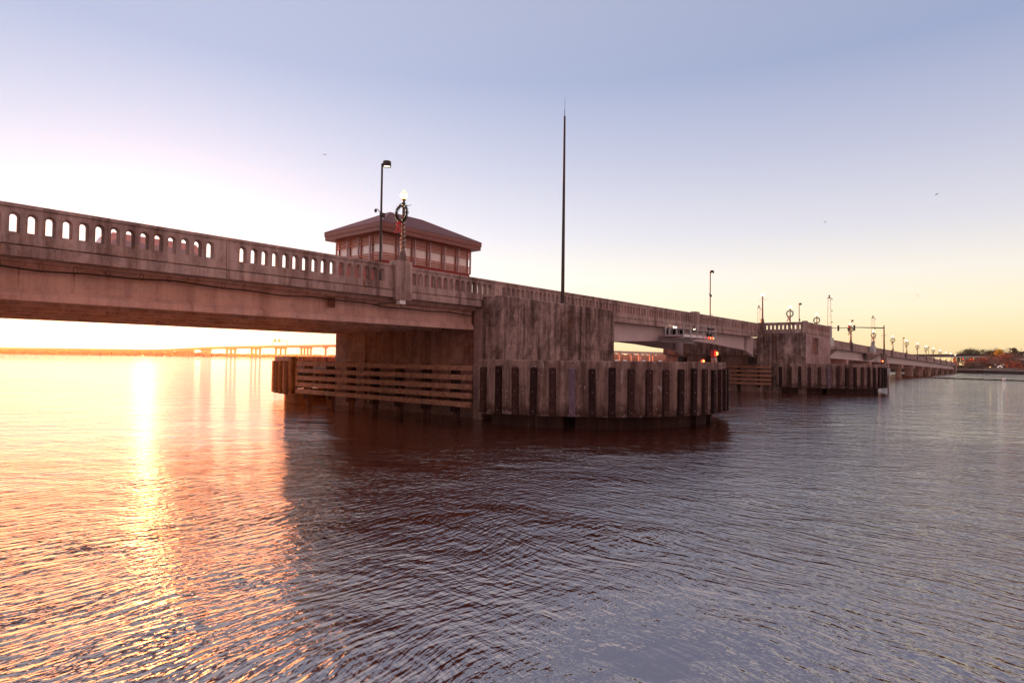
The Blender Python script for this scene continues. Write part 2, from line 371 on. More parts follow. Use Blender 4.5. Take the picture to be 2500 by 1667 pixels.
# river bank on the right
shore = [(318, 90), (322, 60), (333, 24), (341, 14), (336, 8), (322, 1.4), (312, -14), (300, -60), (290, -120)]
def zland(x, y): return 1.35+min(2.2, max(0, (x-325)*.02))
mb = MB(); inl = 620
for i in range(len(shore)-1):
    (xa, ya), (xb, yb) = shore[i], shore[i+1]
    st = [0, .03, .1, .3, 1]
    for s0, s1 in zip(st, st[1:]):
        pts = [(xa+(inl-xa)*s0, ya), (xb+(inl-xb)*s0, yb), (xb+(inl-xb)*s1, yb), (xa+(inl-xa)*s1, ya)]
        mb.quad(*[(x, y, zland(x, y)) for x, y in pts])
tag(mb.build('ground', mGround), kind='structure')
bw = thing('bulkhead_wall', (325, 20, 0), 'low dark bulkhead wall with pale cap along the far right bank', 'retaining wall')
mb = MB(); cp = MB()
for (xa, ya), (xb, yb) in zip(shore, shore[1:]):
    mb.quad((xa, ya, -.5), (xb, yb, -.5), (xb, yb, 1.3), (xa, ya, 1.3))
    mb.quad((xa+.8, ya, -.5), (xb+.8, yb, -.5), (xb+.8, yb, 1.3), (xa+.8, ya, 1.3))
    cp.add([(xa-.2, ya, 1.3), (xb-.2, yb, 1.3), (xb+1, yb, 1.3), (xa+1, ya, 1.3), (xa-.2, ya, 1.62), (xb-.2, yb, 1.62), (xb+1, yb, 1.62), (xa+1, ya, 1.62)],
           [(0, 1, 5, 4), (4, 5, 6, 7), (3, 2, 6, 7), (0, 1, 2, 3)])
mb.build('wall_face', mF, bw); cp.build('wall_cap', mB2, bw)
mb = MB().quad((345, 60, 1.9), (345, -60, 1.9), (351, -60, 2.0), (351, 60, 2.0)); tag(mb.build('road', mPath), kind='structure')
# ------------------------------------------------------------------ the bridge (fixed parts)
BR = thing('bridge', (24.9, 30, 0), 'long concrete road bridge with pierced arched parapet crossing the river', 'bridge')
def panel(a, b, f=None, l=None, root=BR, top=7.8):
    f = a+.5 if f is None else f; l = b-.5 if l is None else l
    return balustrade(a, b, centres(f, l), PX(23.0), top).build('parapet_panel', mC, root)
panel(-8.0, 10.42, -7.3, 9.82-.0)
for a, b in ((-19.0, -8.02), (-30, -19.02)): panel(a, b)
panel(10.44, 18.40, 11.06, 17.69)
panel(19.40, 25.94, 19.52+.12, 25.2)
panel(25.96, 34.72, 26.42, 34.3)
# lamp pillar
MB().cbox(18.42, 19.38, 22.78, 23.42, 6.12, 8.0, .03).build('parapet_pillar', mC, BR)
# fascia beam below the parapet
def fascia(x0, x1, y=22.93, z0=6.23, z1=6.55, root=BR, m=None):
    mb = MB(); mb.box(x0, x1, y, y+.45, z0, z1); mb.box(x0, x1, y+.13, y+.4, z1, 6.62); return mb.build('fascia_beam', m or mC, root)
for a, b in ((-30, -8.01), (-7.99, 10.42), (10.44, 18.40), (19.40, 24.5)): fascia(a, b)
MB().box(-30, 34.72, 23.38, 37.3, 6.24, 6.55).build('deck_slab', mC, BR)
MB().box(-30, 34.72, 24.8, 35.8, 6.55, 6.62).build('roadway', mAs, BR)
MB().box(-30, 34.72, 23.3, 24.8, 6.55, 6.76).build('pavement', mC, BR)
for a, b in ((-30, -19), (-18.98, -8), (-7.98, 10.42), (10.44, 25.94), (25.96, 34.72)):
    balustrade(a, b, centres(a+.5, b-.5), PX(37.6, -1)).build('parapet_panel', mC, BR)
# concrete girders
for i in range(6):
    y = 23.95+i*2.62; mb = MB()
    mb.prismx([(y-.30, 4.97), (y+.30, 4.97), (y+.30, 5.18), (y+.13, 5.36), (y+.13, 5.98), (y+.4, 6.1), (y+.4, 6.24), (y-.4, 6.24), (y-.4, 6.1), (y-.13, 5.98), (y-.13, 5.36), (y-.30, 5.18)], -30, 24.62)
    mb.build('girder', mG, BR)
MB().box(-14.6, -13.4, 23.4, 37.2, 3.6, 4.95).build('bent_cap', mWl, BR)
for y in (24.6, 28.5, 32.5, 36.2): MB().tube([(-14, y, -.6), (-14, y, 3.6)], .45, 14).build('bent_column', mWl, BR)
MB().box(15.25, 15.6, 23.60, 23.64, 5.55, 6.0).build('splice_plate', paint('rusty_plate', (.16, .06, .04), .8), BR)
MB().box(18.62, 18.98, 22.8, 23.1, 5.93, 6.11).build('junction_box', mWht, BR)
# near pier
P1 = MB(); P1.box(24.9, 36.4, 23.05, 37.2, -.5, 6.22); o = P1.build('pier', mWl, BR); tag(o, 'near pier wall under the deck, streaked with rust coloured stains')
MB().box(24.78, 24.9, 33.9, 37.2, -.5, 6.0).build('pier_face_strip', mWl, BR)
MB().cbox(24.65, 36.6, 21.66, 23.03, .3, 6.82, .04).build('pier_block', mB, BR)
MB().box(24.72, 24.88, 23.06, 23.7, -.5, 6.2).build('pier_face_strip', mB2, BR)  # pale strip added; the lit band beside the block is put into its colour
# second pier with its bastion
MB().box(72.5, 83.5, 23.0, 35.3, -.5, 6.22).build('pier', mB2, BR)
mb = MB(); X0, X1, Yf = 72.5, 83.5, 18.5
mb.quad((X0, 23, -.5), (X0, Yf, -.5), (X0, Yf, 6.72), (X0, 23, 6.72))
mb.quad((X0, 23.3, 6.72), (X0, Yf, 6.72), (X1, Yf, 6.72), (X1, 23.3, 6.72))
mb.build('bastion_side', mB, BR)
mb = MB(); vx0, vx1, vz0, vz1 = 75.3, 77.8, 4.37, 6.28
mb.quad((X0, Yf, -.5), (vx0, Yf, -.5), (vx0, Yf, 6.72), (X0, Yf, 6.72)); mb.quad((vx1, Yf, -.5), (X1, Yf, -.5), (X1, Yf, 6.72), (vx1, Yf, 6.72))
mb.quad((vx0, Yf, -.5), (vx1, Yf, -.5), (vx1, Yf, vz0), (vx0, Yf, vz0)); mb.quad((vx0, Yf, vz1), (vx1, Yf, vz1), (vx1, Yf, 6.72), (vx0, Yf, 6.72))
mb.quad((X1, Yf, -.5), (X1, 23, -.5), (X1, 23, 6.72), (X1, Yf, 6.72))
for a in ((vx0, vz0, vx0, vz1), (vx1, vz0, vx1, vz1), (vx0, vz0, vx1, vz0), (vx0, vz1, vx1, vz1)):
    mb.quad((a[0], Yf, a[1]), (a[2], Yf, a[3]), (a[2], Yf+.45, a[3]), (a[0], Yf+.45, a[1]))
mb.quad((vx0, Yf+.44, vz0), (vx1, Yf+.44, vz0), (vx1, Yf+.44, vz1), (vx0, Yf+.44, vz1))
mb.build('bastion_front', mB2, BR)
mb = MB()
for k in range(11):
    z = vz0+.05+k*.172
    mb.prismx([(Yf+.05, z), (Yf+.08, z), (Yf+.22, z+.09), (Yf+.19, z+.10)], vx0+.01, vx1-.9)
mb.build('vent_louver', mLou, BR)
MB().box(vx0+.01, vx1-.01, Yf+.34, Yf+.38, vz0+.01, vz1-.01).build('vent_shade_backing', mBlk, BR)  # black sheet paints the shade between the slats and at their right
mb = MB(); mb.box(X0-.06, X0+.3, Yf-.06, 22.9, 6.725, 6.93); mb.box(X0+.31, X1+.05, Yf-.06, Yf+.34, 6.725, 6.93); mb.build('bastion_cornice', mC, BR)
balustrade(Yf+.42, 22.98, centres(19.19, 22.72), PY(X0), 7.97, 6.94).build('parapet_panel', mC, BR)
balustrade(X0+.62, X1-.3, centres(X0+1.0, X1-.75), PX(Yf), 7.97, 6.94).build('parapet_panel', mC, BR)
MB().cbox(X0-.06, X0+.58, Yf-.06, Yf+.4, 6.935, 8.08, .02).build('parapet_pillar', mC, BR)
MB().cbox(X1-.3, X1+.08, Yf-.06, Yf+.4, 6.935, 8.08, .02).build('parapet_pillar', mC, BR)
MB().cbox(71.75, 72.85, 22.9, 23.55, -.3, 7.95, .02).build('parapet_pillar', mB, BR)
MB().box(72.42, 72.5, 28.1, 29.9, 2.6, 4.1).build('access_opening', mBlk, BR)
MB().box(71.6, 72.49, 23.56, 35.2, 4.2, 6.2).build('backwall', mB, BR)
for y in (26.7, 31.5): MB().box(72.44, 72.5, y, y+.25, 3.6, 4.0).build('vent', mStd, BR)
# spans beyond the second pier
def zs(x): # level of the far deck relative to x=84
    pts = [(84, 0), (104, -.18), (126, -.42), (152, -.70), (181, -1.03), (230, -1.62), (323, -2.75), (420, -3.6)]
    if x <= 84: return 0
    for (a, p), (b, q) in zip(pts, pts[1:]):
        if x <= b: return p+(q-p)*(x-a)/(b-a)
    return pts[-1][1]
def sh(v): return (v[0], v[1], v[2]+zs(v[0]))
xs = [83.52]+[96.3, 104.2]+[118.8+i*21.1 for i in range(11)]
T = 7.30
for a, b in zip(xs, xs[1:]):
    mid = (a+b)/2
    for p, q in ((a, mid-.05), (mid+.05, b)):
        mb = MB(); mb.box(p, q, 23.0, 23.25, T-1.02, T-.14); mb.box(p, q, 22.96, 23.29, T-.14, T)
        mb.box(p, q, 22.97, 23.26, T-1.02, T-.72); mb.box(p, p+.5, 22.975, 23.0, T-1, T-.14); mb.box(q-.5, q, 22.975, 23.0, T-1, T-.14)
        mb.build('parapet_panel', mC, BR, sh)
    mb = MB(); mb.box(a, b, 37.3, 37.6, T-1.0, T); mb.build('parapet_panel', mC, BR, sh)
    mb = MB(); mb.box(a, b, 22.93, 23.4, T-1.36, T-1.03); mb.build('fascia_beam', mC, BR, sh)
    mb = MB(); mb.box(a, b, 23.4, 37.3, T-1.3, T-1.05); mb.build('deck_slab', mC, BR, sh)
    for i in range(6):
        y = 24.0+i*2.6; mb = MB()
        mb.prismx([(y-.28, 4.45), (y+.28, 4.45), (y+.28, 4.7), (y+.12, 4.85), (y+.12, 5.98), (y-.12, 5.98), (y-.12, 4.85), (y-.28, 4.7)], a, b)
        mb.build('girder', mG if i else mSt, BR, sh)
for x in xs[3:]+[104.2]:
    z = zs(x)
    if x != 104.2: MB().cbox(x-.55, x+.55, 22.75, 23.4, T-1.4+z, T+.1+z, .02).build('parapet_pillar', mB, BR)
    MB().box(x-.7, x+.7, 23.6, 37.0, 3.25+z*.8, 4.44+z).build('bent_cap', mG, BR)
    for y in (24.3, 27.4, 30.5, 33.6, 36.4): MB().box(x-.4, x+.4, y-.35, y+.35, -.5, 3.25+z*.8).build('bent_column', mG, BR)
MB().box(xs[-1], xs[-1]+6, 23, 37.4, -.5, 4.2).build('abutment', mB2, BR)
mb = MB(); mb.box(xs[-1]+6, 520, 23.2, 37.4, 1.2, 3.2); mb.build('embankment', mGround, BR)
# ------------------------------------------------------------------ bascule leaf
BL = thing('bascule_leaf', (70.5, 30, 4), 'lifting bascule leaf with pale steel haunched girders between the two piers', 'bascule span')
def lpanel(a, b, f, l): balustrade(a, b, centres(f, l), PX(23.0)).build('parapet_panel', mC, BL)
lpanel(34.76, 43.94, 35.15, 43.5); lpanel(43.96, 52.93, 44.4, 52.5); lpanel(53.87, 62.0, 54.3, 61.6); lpanel(62.02, 70.1, 62.4, 69.7)
for a, b in ((34.76, 43.94), (43.96, 52.93), (53.87, 62.0), (62.02, 70.1)): fascia(a, b, root=BL)
balustrade(34.76, 70.1, centres(35.2, 69.6), PX(37.6, -1)).build('parapet_panel', mC, BL)
MB().cbox(52.94, 53.86, 22.84, 23.4, 6.2, 7.95, .03).build('parapet_pillar', mC, BL)
MB().box(34.76, 70.1, 23.38, 37.3, 6.24, 6.56).build('deck_slab', mC, BL)
prof = [(36.8, 4.74), (40.3, 4.85), (44, 4.98), (48, 5.13), (51.5, 5.25), (55.4, 5.30), (59, 5.2), (63, 4.97), (66, 4.85), (68, 4.73), (69.2, 4.45), (70.9, 3.95)]
for y in (23.75, 32.2):
    mb = MB(); web = prof+[(70.9, 6.23), (36.8, 6.23)]
    mb.prismy(web, y-.02, y+.02)
    for (xa, za), (xb, zb) in zip(prof, prof[1:]):
        mb.add([(xa, y-.2, za-.03), (xb, y-.2, zb-.03), (xb, y+.2, zb-.03), (xa, y+.2, za-.03), (xa, y-.2, za+.02), (xb, y-.2, zb+.02), (xb, y+.2, zb+.02), (xa, y+.2, za+.02)],
               [(0, 3, 2, 1), (4, 5, 6, 7), (0, 1, 5, 4), (3, 7, 6, 2)])
    g = mb.build('main_girder', mSt, BL)
    mb = MB()
    for x, zq in ((68.1, 4.75), (45, 5.05), (57, 5.3)):
        if x == 68.1 or y > 30: mb.box(x-.02, x+.35 if x == 68.1 else x+.02, y-.17, y-.022, zq, 6.2)
    mb.build('stiffener', mStd, g)
    MB().box(70.2, 71.3, y-.35, y+.35, 3.2, 3.95).build('bearing', mBlk, BL)
mb = MB()
for x in (40, 45.5, 51, 56.5, 62, 67.5): mb.box(x-.15, x+.15, 23.8, 32.2, 5.55, 6.2)
for y in (26, 28.2, 30.4): mb.box(37, 70, y-.1, y+.1, 5.9, 6.235)
mb.build('floor_beam', mStd, BL)
# maintenance platform on the leaf
pf = MB(); pf.box(47.3, 54.1, 21.5, 23.3, 5.42, 5.52); pf.prism([(46.3, 22.6), (47.3, 21.6), (47.3, 23.3), (46.3, 23.3)], 5.44, 5.52)
PFo = pf.build('platform_floor', mStd, BL)
MB().box(47.3, 54.1, 21.46, 21.5, 5.4, 5.62).build('kick_plate', mWht, PFo)
mb = MB(); mb.box(47.26, 47.3, 21.5, 23.3, 5.3, 5.6); mb.prismy([(47.4, 5.0), (54, 5.0), (54, 5.42), (47.4, 5.42)], 23.45, 23.7); mb.build('bracket', mStd, PFo)
mb = MB()
for z in (6.5, 6.05):
    mb.tube([(47.3, 23.1, z), (47.3, 21.5, z), (54.1, 21.5, z), (54.1, 23.1, z)], .022, 6)
    mb.tube([(46.3, 22.9, z), (47.3, 22.9, z)], .015, 6)
for x in (47.3, 48.7, 50.05, 51.4, 52.75, 54.1): mb.box(x-.045, x+.045, 21.42, 21.48, 5.25, 6.5)
for x in (48.0, 49.4, 50.8, 52.1): mb.box(x-.06, x+.06, 23.0, 23.12, 5.52, 6.55)
mb.box(47.0, 47.12, 22.9, 23.0, 5.5, 6.7)
mb.build('platform_railing', mGal, PFo)
mb = MB(); mb.box(48.3, 48.9, 23.15, 23.5, 5.6, 6.2); mb.box(49.6, 50.2, 23.2, 23.55, 5.55, 6.15); mb.box(51.0, 51.4, 23.2, 23.5, 5.8, 6.15); mb.build('equipment_box', mBlk, PFo)
mb = MB()
for x in (47.9, 48.35, 52.1): mb.ball((x, 22.6, 6.25), .045, .045, .06)
mb.build('work_lamp', mBulb, PFo)
def red_signal(x, y, z, r, label, group):
    t = thing('signal_light', (x, y, z), label, 'signal light', group)
    mb = MB(); mb.tube([(x, y+.02, z+.25), (x, y+.02, z+1.0)], .02, 6); mb.box(x-.13, x+.13, y-.02, y+.16, z+.12, z+.42); mb.box(x-.16, x+.16, y-.2, y+.1, z+.72, z+.84); mb.build('housing', mBlk, t)
    MB().ball((x, y-.06, z), r, r, r*1.2, 12, 8).build('lens', mRedL, t)
    MB().ball((x, y-.06-r*.6, z), r*.62, r*.62, r*.62, 10, 6).build('lamp', mRedC, t)
    return t
red_signal(52.05, 21.25, 5.46, .10, 'left one of the twin red signal lights hung on the leaf platform', 'twin red platform lights')
red_signal(52.68, 21.25, 5.45, .10, 'right one of the twin red signal lights hung on the leaf platform', 'twin red platform lights')
# ------------------------------------------------------------------ pier fenders
def fender(cx, Rf, label):
    t = thing('pier_fender', (cx, 30.4, 0), label, 'pier fender', 'fenders round the bridge piers')
    cyn, cyf = 21.3, 39.5; zb, zt = .65, 3.33
    for cy, s in ((cyn, -1), (cyf, 1)):
        mb = MB(); n = 64; out = [(cx+Rf*math.cos(math.pi*i/n), cy+s*Rf*math.sin(math.pi*i/n)) for i in range(n+1)]
        inn = [(cx+(Rf-.6)*math.cos(math.pi*i/n), cy+s*(Rf-.6)*math.sin(math.pi*i/n)) for i in range(n+1)]
        for i in range(n):
            a, b, c, d = out[i], out[i+1], inn[i+1], inn[i]
            mb.add([(*a, zb), (*b, zb), (*b, zt-.05), (*a, zt-.05)], [(0, 1, 2, 3)], True)
            a2 = tuple(cx_+(v-cx_)*.997 for v, cx_ in zip(a, (cx, cy))); b2 = tuple(cx_+(v-cx_)*.997 for v, cx_ in zip(b, (cx, cy)))
            mb.add([(*a, zt-.05), (*b, zt-.05), (*b2, zt), (*a2, zt)], [(0, 1, 2, 3)])
            mb.quad((*a2, zt), (*b2, zt), (*c, zt), (*d, zt)); mb.quad((*c, zb), (*d, zb), (*d, zt), (*c, zt)); mb.quad((*a, zb), (*b, zb), (*c, zb), (*d, zb))
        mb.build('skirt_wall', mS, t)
        mb = MB(); mb.prism([(cx+(Rf-.75)*math.cos(math.pi*i/24), cy+s*(Rf-.75)*math.sin(math.pi*i/24)) for i in range(25)][::(-1 if s < 0 else 1)], 2.2, 2.45); mb.build('cap_slab', mF, t)
        # rubbing strips
        k = 0
        for i in range(30):
            a = 2.6+i*6.1
            if a > 179: break
            th = R(180-a)*1.0; ca, sa = math.cos(th), s*math.sin(th)
            sk = random.uniform(-.012, .012); tp = random.uniform(-.05, .04)
            px, py = cx+(Rf+.085)*ca, cy+(Rf+.085)*sa
            mbs = MB(); hw = .155; vs = []
            for z in (zb+.02, 2.93):
                if z > 2: z += tp
                for q, d in ((-hw, -.1), (hw, -.1), (hw, .085), (-hw, .085)):
                    q += sk*(z-1.8)*1.5; vs.append((px+ca*d-sa*q, py+sa*d+ca*q, z))
            top = [(px+ca*d-sa*(q+sk*1.8), py+sa*d+ca*(q+sk*1.8), 2.99+tp) for q, d in ((-hw*.8, -.1), (hw*.8, -.1), (hw*.8, .05), (-hw*.8, .05))]
            mbs.add(vs+top, [(0, 1, 2, 3), (0, 4, 5, 1), (1, 5, 6, 2), (2, 6, 7, 3), (3, 7, 4, 0), (4, 8, 9, 5), (5, 9, 10, 6), (6, 10, 11, 7), (7, 11, 8, 4), (8, 9, 10, 11)])
            st = mbs.build('rubbing_strip', mTp if i in (5, 26) else random.choice((mT, mT, mT2)), t)
            if i in (5, 26): st['label'] = 'paler weathered rubbing strip'
            mbb = MB()
            for z in (2.78, 1.83, .86):
                bx, by = px+ca*.09, py+sa*.09
                mbb.ball((bx, by, z+random.uniform(-.03, .03)), .014, .014, .014, 6, 4)
            mbb.build('bolt', mBolt, st)
        # footing blocks under the skirt, gaps between them
        for a0, a1 in ((2, 30), (34, 82), (86, 96), (103, 128), (131, 148), (152, 178)):
            pol = [(cx+(Rf-.75)*math.cos(R(180-a)), cy+s*(Rf-.75)*math.sin(R(180-a))) for a in [a0+(a1-a0)*j/6 for j in range(7)]]
            pol += [(cx+(Rf-1.9)*math.cos(R(180-a)), cy+s*(Rf-1.9)*math.sin(R(180-a))) for a in [a1-(a1-a0)*j/6 for j in range(7)]]
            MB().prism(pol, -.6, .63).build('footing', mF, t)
    # straight timber fences joining the two noses
    for s in (-1, 1):
        xf = cx+s*(Rf-.18)
        for z in (2.86, 2.37, 1.89, 1.41, .95):
            dz = random.uniform(-.01, .01)
            MB().box(min(xf, xf+s*.2), max(xf, xf+s*.2), 21.9, 38.75, z-.135+dz, z+.135+dz).build('fence_rail', mTf, t)
        for y in (37.85, 35.19, 32.85, 30.42, 28.04, 25.71, 23.37):
            MB().box(xf-s*.46 if s > 0 else xf+.01, xf-.01 if s > 0 else xf+.46, y-.17, y+.17, .5, 3.04).build('fence_post', mT, t)
            MB().tube([(xf-s*.3, y, -.6), (xf-s*.3, y, .9)], .2, 10).build('pile', mF, t)
            mbb = MB()
            for z in (2.86, 2.37, 1.89, 1.41, .95): mbb.ball((xf+s*.2, y, z), .015, .015, .015, 6, 4)
            mbb.build('bolt', mBolt, t)
    return t
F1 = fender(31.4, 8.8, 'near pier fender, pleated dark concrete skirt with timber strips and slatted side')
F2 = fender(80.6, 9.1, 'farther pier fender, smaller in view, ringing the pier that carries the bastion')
# navigation lights standing on the fenders
t = thing('navigation_light', (36.4, 14.5, 2.45), 'red navigation lantern on a steel stand atop the near fender', 'navigation light')
mb = MB(); x, y = 36.4, 14.5
for dx, dy in ((-.1, -.1), (.1, -.1), (.1, .1), (-.1, .1)): mb.tube([(x+dx*1.3, y+dy*1.3, 2.45), (x+dx, y+dy, 3.62)], .018, 6)
mb.box(x-.14, x+.14, y-.14, y+.14, 3.40, 3.44); mb.box(x-.15, x+.15, y-.1, y+.15, 3.5, 3.58); mb.build('stand', mGal, t)
mb = MB(); mb.box(x-.19, x+.19, y-.05, y+.16, 3.64, 4.08); mb.box(x-.21, x+.21, y-.18, y+.18, 4.08, 4.11); mb.build('housing', paint('red_housing', (.4, .03, .03), .5), t)
mb = MB(); mb.ball((x-.02, y-.08, 3.87), .12, .1, .15, 12, 8); mb.build('lens', mRedL, t)
MB().ball((x-.02, y-.17, 3.87), .08, .06, .11, 10, 6).build('lamp', mRedC, t)
def small_red(x, y, z, base, label):
    t = thing('marker_light', (x, y, base), label, 'marker light')
    MB().tube([(x, y, base), (x, y, z-.06)], .035, 8).build('stem', mBlk, t)
    MB().ball((x, y, z), .10, .10, .10, 12, 8).build('lens', mRedL, t); MB().ball((x-.03, y-.05, z), .07, .07, .065, 8, 6).build('lamp', mRedC, t)
small_red(35.6, 14.9, 3.40, 2.45, 'small red marker light low on the near fender top left of the lantern')
small_red(80.9, 12.5, 3.72, 3.33, 'red marker light on the farther fender top at its right end')
t = thing('gauge_board', (81.9, 12.05, .6), 'white clearance gauge board on the right end of the farther fender', 'gauge board')
MB().box(81.9, 81.95, 11.85, 12.2, 2.0, 2.85).build('board', mWht, t); MB().box(81.96, 82.08, 11.98, 12.14, -.3, 2.95).build('backing_post', mStd, t)
mb = MB()
for k in range(5): mb.box(81.89, 81.897, 11.93, 12.1, 2.06+k*.155, 2.11+k*.155)
mb.build('gauge_marks', mBlk, t)
# ------------------------------------------------------------------ cable slung below the fascia
t = thing('utility_cable', (15, 22.9, 5.9), 'dark looped utility cable slung along the left span below the parapet', 'cable')
cab = []; wire = []
for i in range(170):
    x = -6+i*.18
    if x > 24.45: break
    s = math.sin(x*.9)*.035+math.sin(x*2.3)*.02
    cab.append((x, 23.55, 5.96+s-.015*(x > 10)*(x-10))); wire.append((x, 23.55, 6.12-.012*max(0, x-10)))
MB().tube(cab, .032, 6).build('cable', mRail, t); MB().tube(wire, .008, 5).build('messenger_wire', mRail, t)
x = -5.5
while x < 24:
    j = min(range(len(cab)), key=lambda k: abs(cab[k][0]-x)); c, w = cab[j], wire[j]; zc = (c[2]+w[2])/2; r = (w[2]-c[2])/2+.05
    MB().tube([(x+.06*math.cos(a), 23.53, zc+r*math.sin(a)) for a in [2*math.pi*k/12 for k in range(13)]], .008, 4).build('hanger_ring', mRail, t)
    x += random.uniform(.85, 1.05)
MB().tube([(17.6, 23.5, 5.86), (18.1, 23.35, 5.9), (18.5, 23.1, 6.0), (18.8, 22.95, 5.93), (19.1, 23.2, 5.78), (19.6, 23.5, 5.83)], .022, 6).build('branch_cable', mRail, t)
# ------------------------------------------------------------------ radio mast on the pier block
t = thing('mast', (31.3, 22.3, 6.82), 'tall thin tapering bronze mast with whip aerial standing on the near pier block', 'mast')
MB().cbox(31.02, 31.58, 22.02, 22.58, 6.82, 6.95, .02).build('base', mBr, t)
mb = MB(); mb.tube([(31.3, 22.3, 6.95), (31.3, 22.3, 18.9)], [.115, .06], 10); mb.build('pole', mBr, t)
mb = MB(); mb.tube([(31.3, 22.3, 18.9), (31.3, 22.3, 19.35)], .022, 6); mb.tube([(31.3, 22.3, 19.35), (31.32, 22.3, 20.1)], .009, 5); mb.build('aerial', mBlk, t)
# ------------------------------------------------------------------ control house
CH = thing('control_house', (34, 41, 0), 'bridge tender control house with hipped maroon metal roof and red louvred windows', 'control house')
hx0, hx1, hy0, hy1 = 29.1, 38.93, 38.0, 43.9
MB().box(hx0+.05, hx1-.05, 37.75, hy1, -.5, 9.0).build('tower_base', mWl, CH)
mb = MB(); mb.box(hx0, hx1, hy0, hy1, 9.0, 10.92); mb.build('wall', mRed, CH)
MB().box(hx0+.1, hx1-.1, hy0+.1, hy1-.1, 12.95, 13.05).build('ceiling', mFas, CH)
# roof
ex0, ex1, ey0, ey1 = 28.35, 39.5, 37.1, 44.7; ye = (ey0+ey1)/2; rx0, rx1 = 32.15, 35.7; ze, zr = 13.66, 15.57
mb = MB(); c4 = [(ex0, ey0, ze), (ex1, ey0, ze), (ex1, ey1, ze), (ex0, ey1, ze)]; ra, rb = (rx0, ye, zr), (rx1, ye, zr)
mb.quad(c4[0], c4[1], rb, ra); mb.quad(c4[1], c4[2], rb); mb.quad(c4[2], c4[3], ra, rb); mb.quad(c4[3], c4[0], ra)
RF = mb.build('roof', mRoof, CH)
mb = MB()
def seam(a, b):
    a, b = Vector(a), Vector(b); mb.tube([a+Vector((0, 0, .02)), b+Vector((0, 0, .02))], .03, 4, True, False)
for i in range(1, 37):
    x = ex0+(ex1-ex0)*i/37
    for ey, sgn in ((ey0, 1), (ey1, -1)):
        if x < rx0: f = (x-ex0)/(rx0-ex0)
        elif x > rx1: f = (ex1-x)/(ex1-rx1)
        else: f = 1
        seam((x, ey, ze), (x, ey+(ye-ey)*f, ze+(zr-ze)*f))
for i in range(1, 25):
    y = ey0+(ey1-ey0)*i/25; f = 1-abs(y-ye)/(ye-ey0)
    seam((ex0, y, ze), (ex0+(rx0-ex0)*f, y, ze+(zr-ze)*f)); seam((ex1, y, ze), (ex1+(rx1-ex1)*f, y, ze+(zr-ze)*f))
mb.build('standing_seam', mSeam, RF)
mb = MB()
for a, b in ((c4[0], ra), (c4[1], rb), (c4[2], rb), (c4[3], ra), (ra, rb)): mb.tube([Vector(a)+Vector((0, 0, .03)), Vector(b)+Vector((0, 0, .03))], .06, 4, True, False)
mb.build('ridge_cap', mSeam, RF)
mb = MB()
def ring(x0, x1, y0, y1, z0, z1, th=.06):
    mb.box(x0, x1, y0, y0+th, z0, z1); mb.box(x0, x1, y1-th, y1, z0, z1); mb.box(x0, x0+th, y0+th, y1-th, z0, z1); mb.box(x1-th, x1, y0+th, y1-th, z0, z1)
ring(ex0, ex1, ey0, ey1, 13.34, 13.66); ring(ex0+.05, ex1-.05, ey0+.05, ey1-.05, 13.02, 13.335)
mb.box(ex0+.11, ex1-.11, ey0+.11, ey1-.11, 13.03, 13.06)
mb.build('roof_fascia', mFas, CH)
# mullions, glass, louvres per bay
fx = [29.1, 30.83, 32.45, 34.1, 35.78, 37.43, 38.93]; fy = [38.0, 39.35, 40.85, 42.35, 43.9]
MB().box(hx0+.12, hx1-.12, hy0+.1, hy0+.12, 10.92, 13.0).build('glass', mGlass, CH)
MB().box(hx0+.1, hx0+.12, hy0+.14, hy1-.1, 10.92, 13.0).build('glass', mGlass, CH)
MB().box(hx1-.12, hx1-.1, hy0+.14, hy1-.1, 10.92, 13.0).build('glass', mGlass, CH)
MB().box(hx0+.12, hx1-.12, hy1-.12, hy1-.1, 10.92, 13.0).build('glass', mGlass, CH)
for i, x in enumerate(fx):
    for y, s in ((hy0, -1), (hy1, 1)):
        MB().box(x-.06, x+.06, y-.12 if s < 0 else y, y if s < 0 else y+.12, 10.9, 13.02).build('mullion', mMul, CH)
        if i: MB().box(x-.3, x-.2, y-.02, y+.08, 10.92, 13.02).build('jamb', mFas, CH)
for i, y in enumerate(fy):
    for x, s in ((hx0, -1), (hx1, 1)):
        MB().box(x-.12 if s < 0 else x, x if s < 0 else x+.12, y-.06+(.07 if i == 0 else 0), y+.06, 10.9, 13.02).build('mullion', mMul, CH)
        if i: MB().box(x-.02, x+.08, y-.3, y-.2, 10.92, 13.02).build('jamb', mFas, CH)
zl = [12.98, 12.83, 12.66, 12.49, 12.30]+[11.50, 11.32, 11.13, 10.95]
def slats(mbx, a, b, fixed, axis, s):
    for z in zl:
        p, q = min(fixed-.12*s, fixed-.01*s), max(fixed-.12*s, fixed-.01*s)
        if axis == 'x': mbx.box(a, b, p, q, z-.02, z+.035)
        else: mbx.box(p, q, a, b, z-.02, z+.035)
for a, b in zip(fx, fx[1:]):
    for y, s in ((hy0, 1), (hy1, -1)): m_ = MB(); slats(m_, a+.07, b-.07, y, 'x', s); m_.build('louvre', mLou, CH)
for a, b in zip(fy, fy[1:]):
    for x, s in ((hx0, 1), (hx1, -1)): m_ = MB(); slats(m_, a+.07, b-.07, x, 'y', s); m_.build('louvre', mLou, CH)
for x, y in ((30.2, 42.3), (30.2, 40.6)): MB().box(x-.25, x+.25, y-.5, y+.5, 12.85, 12.9).build('ceiling_lamp', mLed, CH)
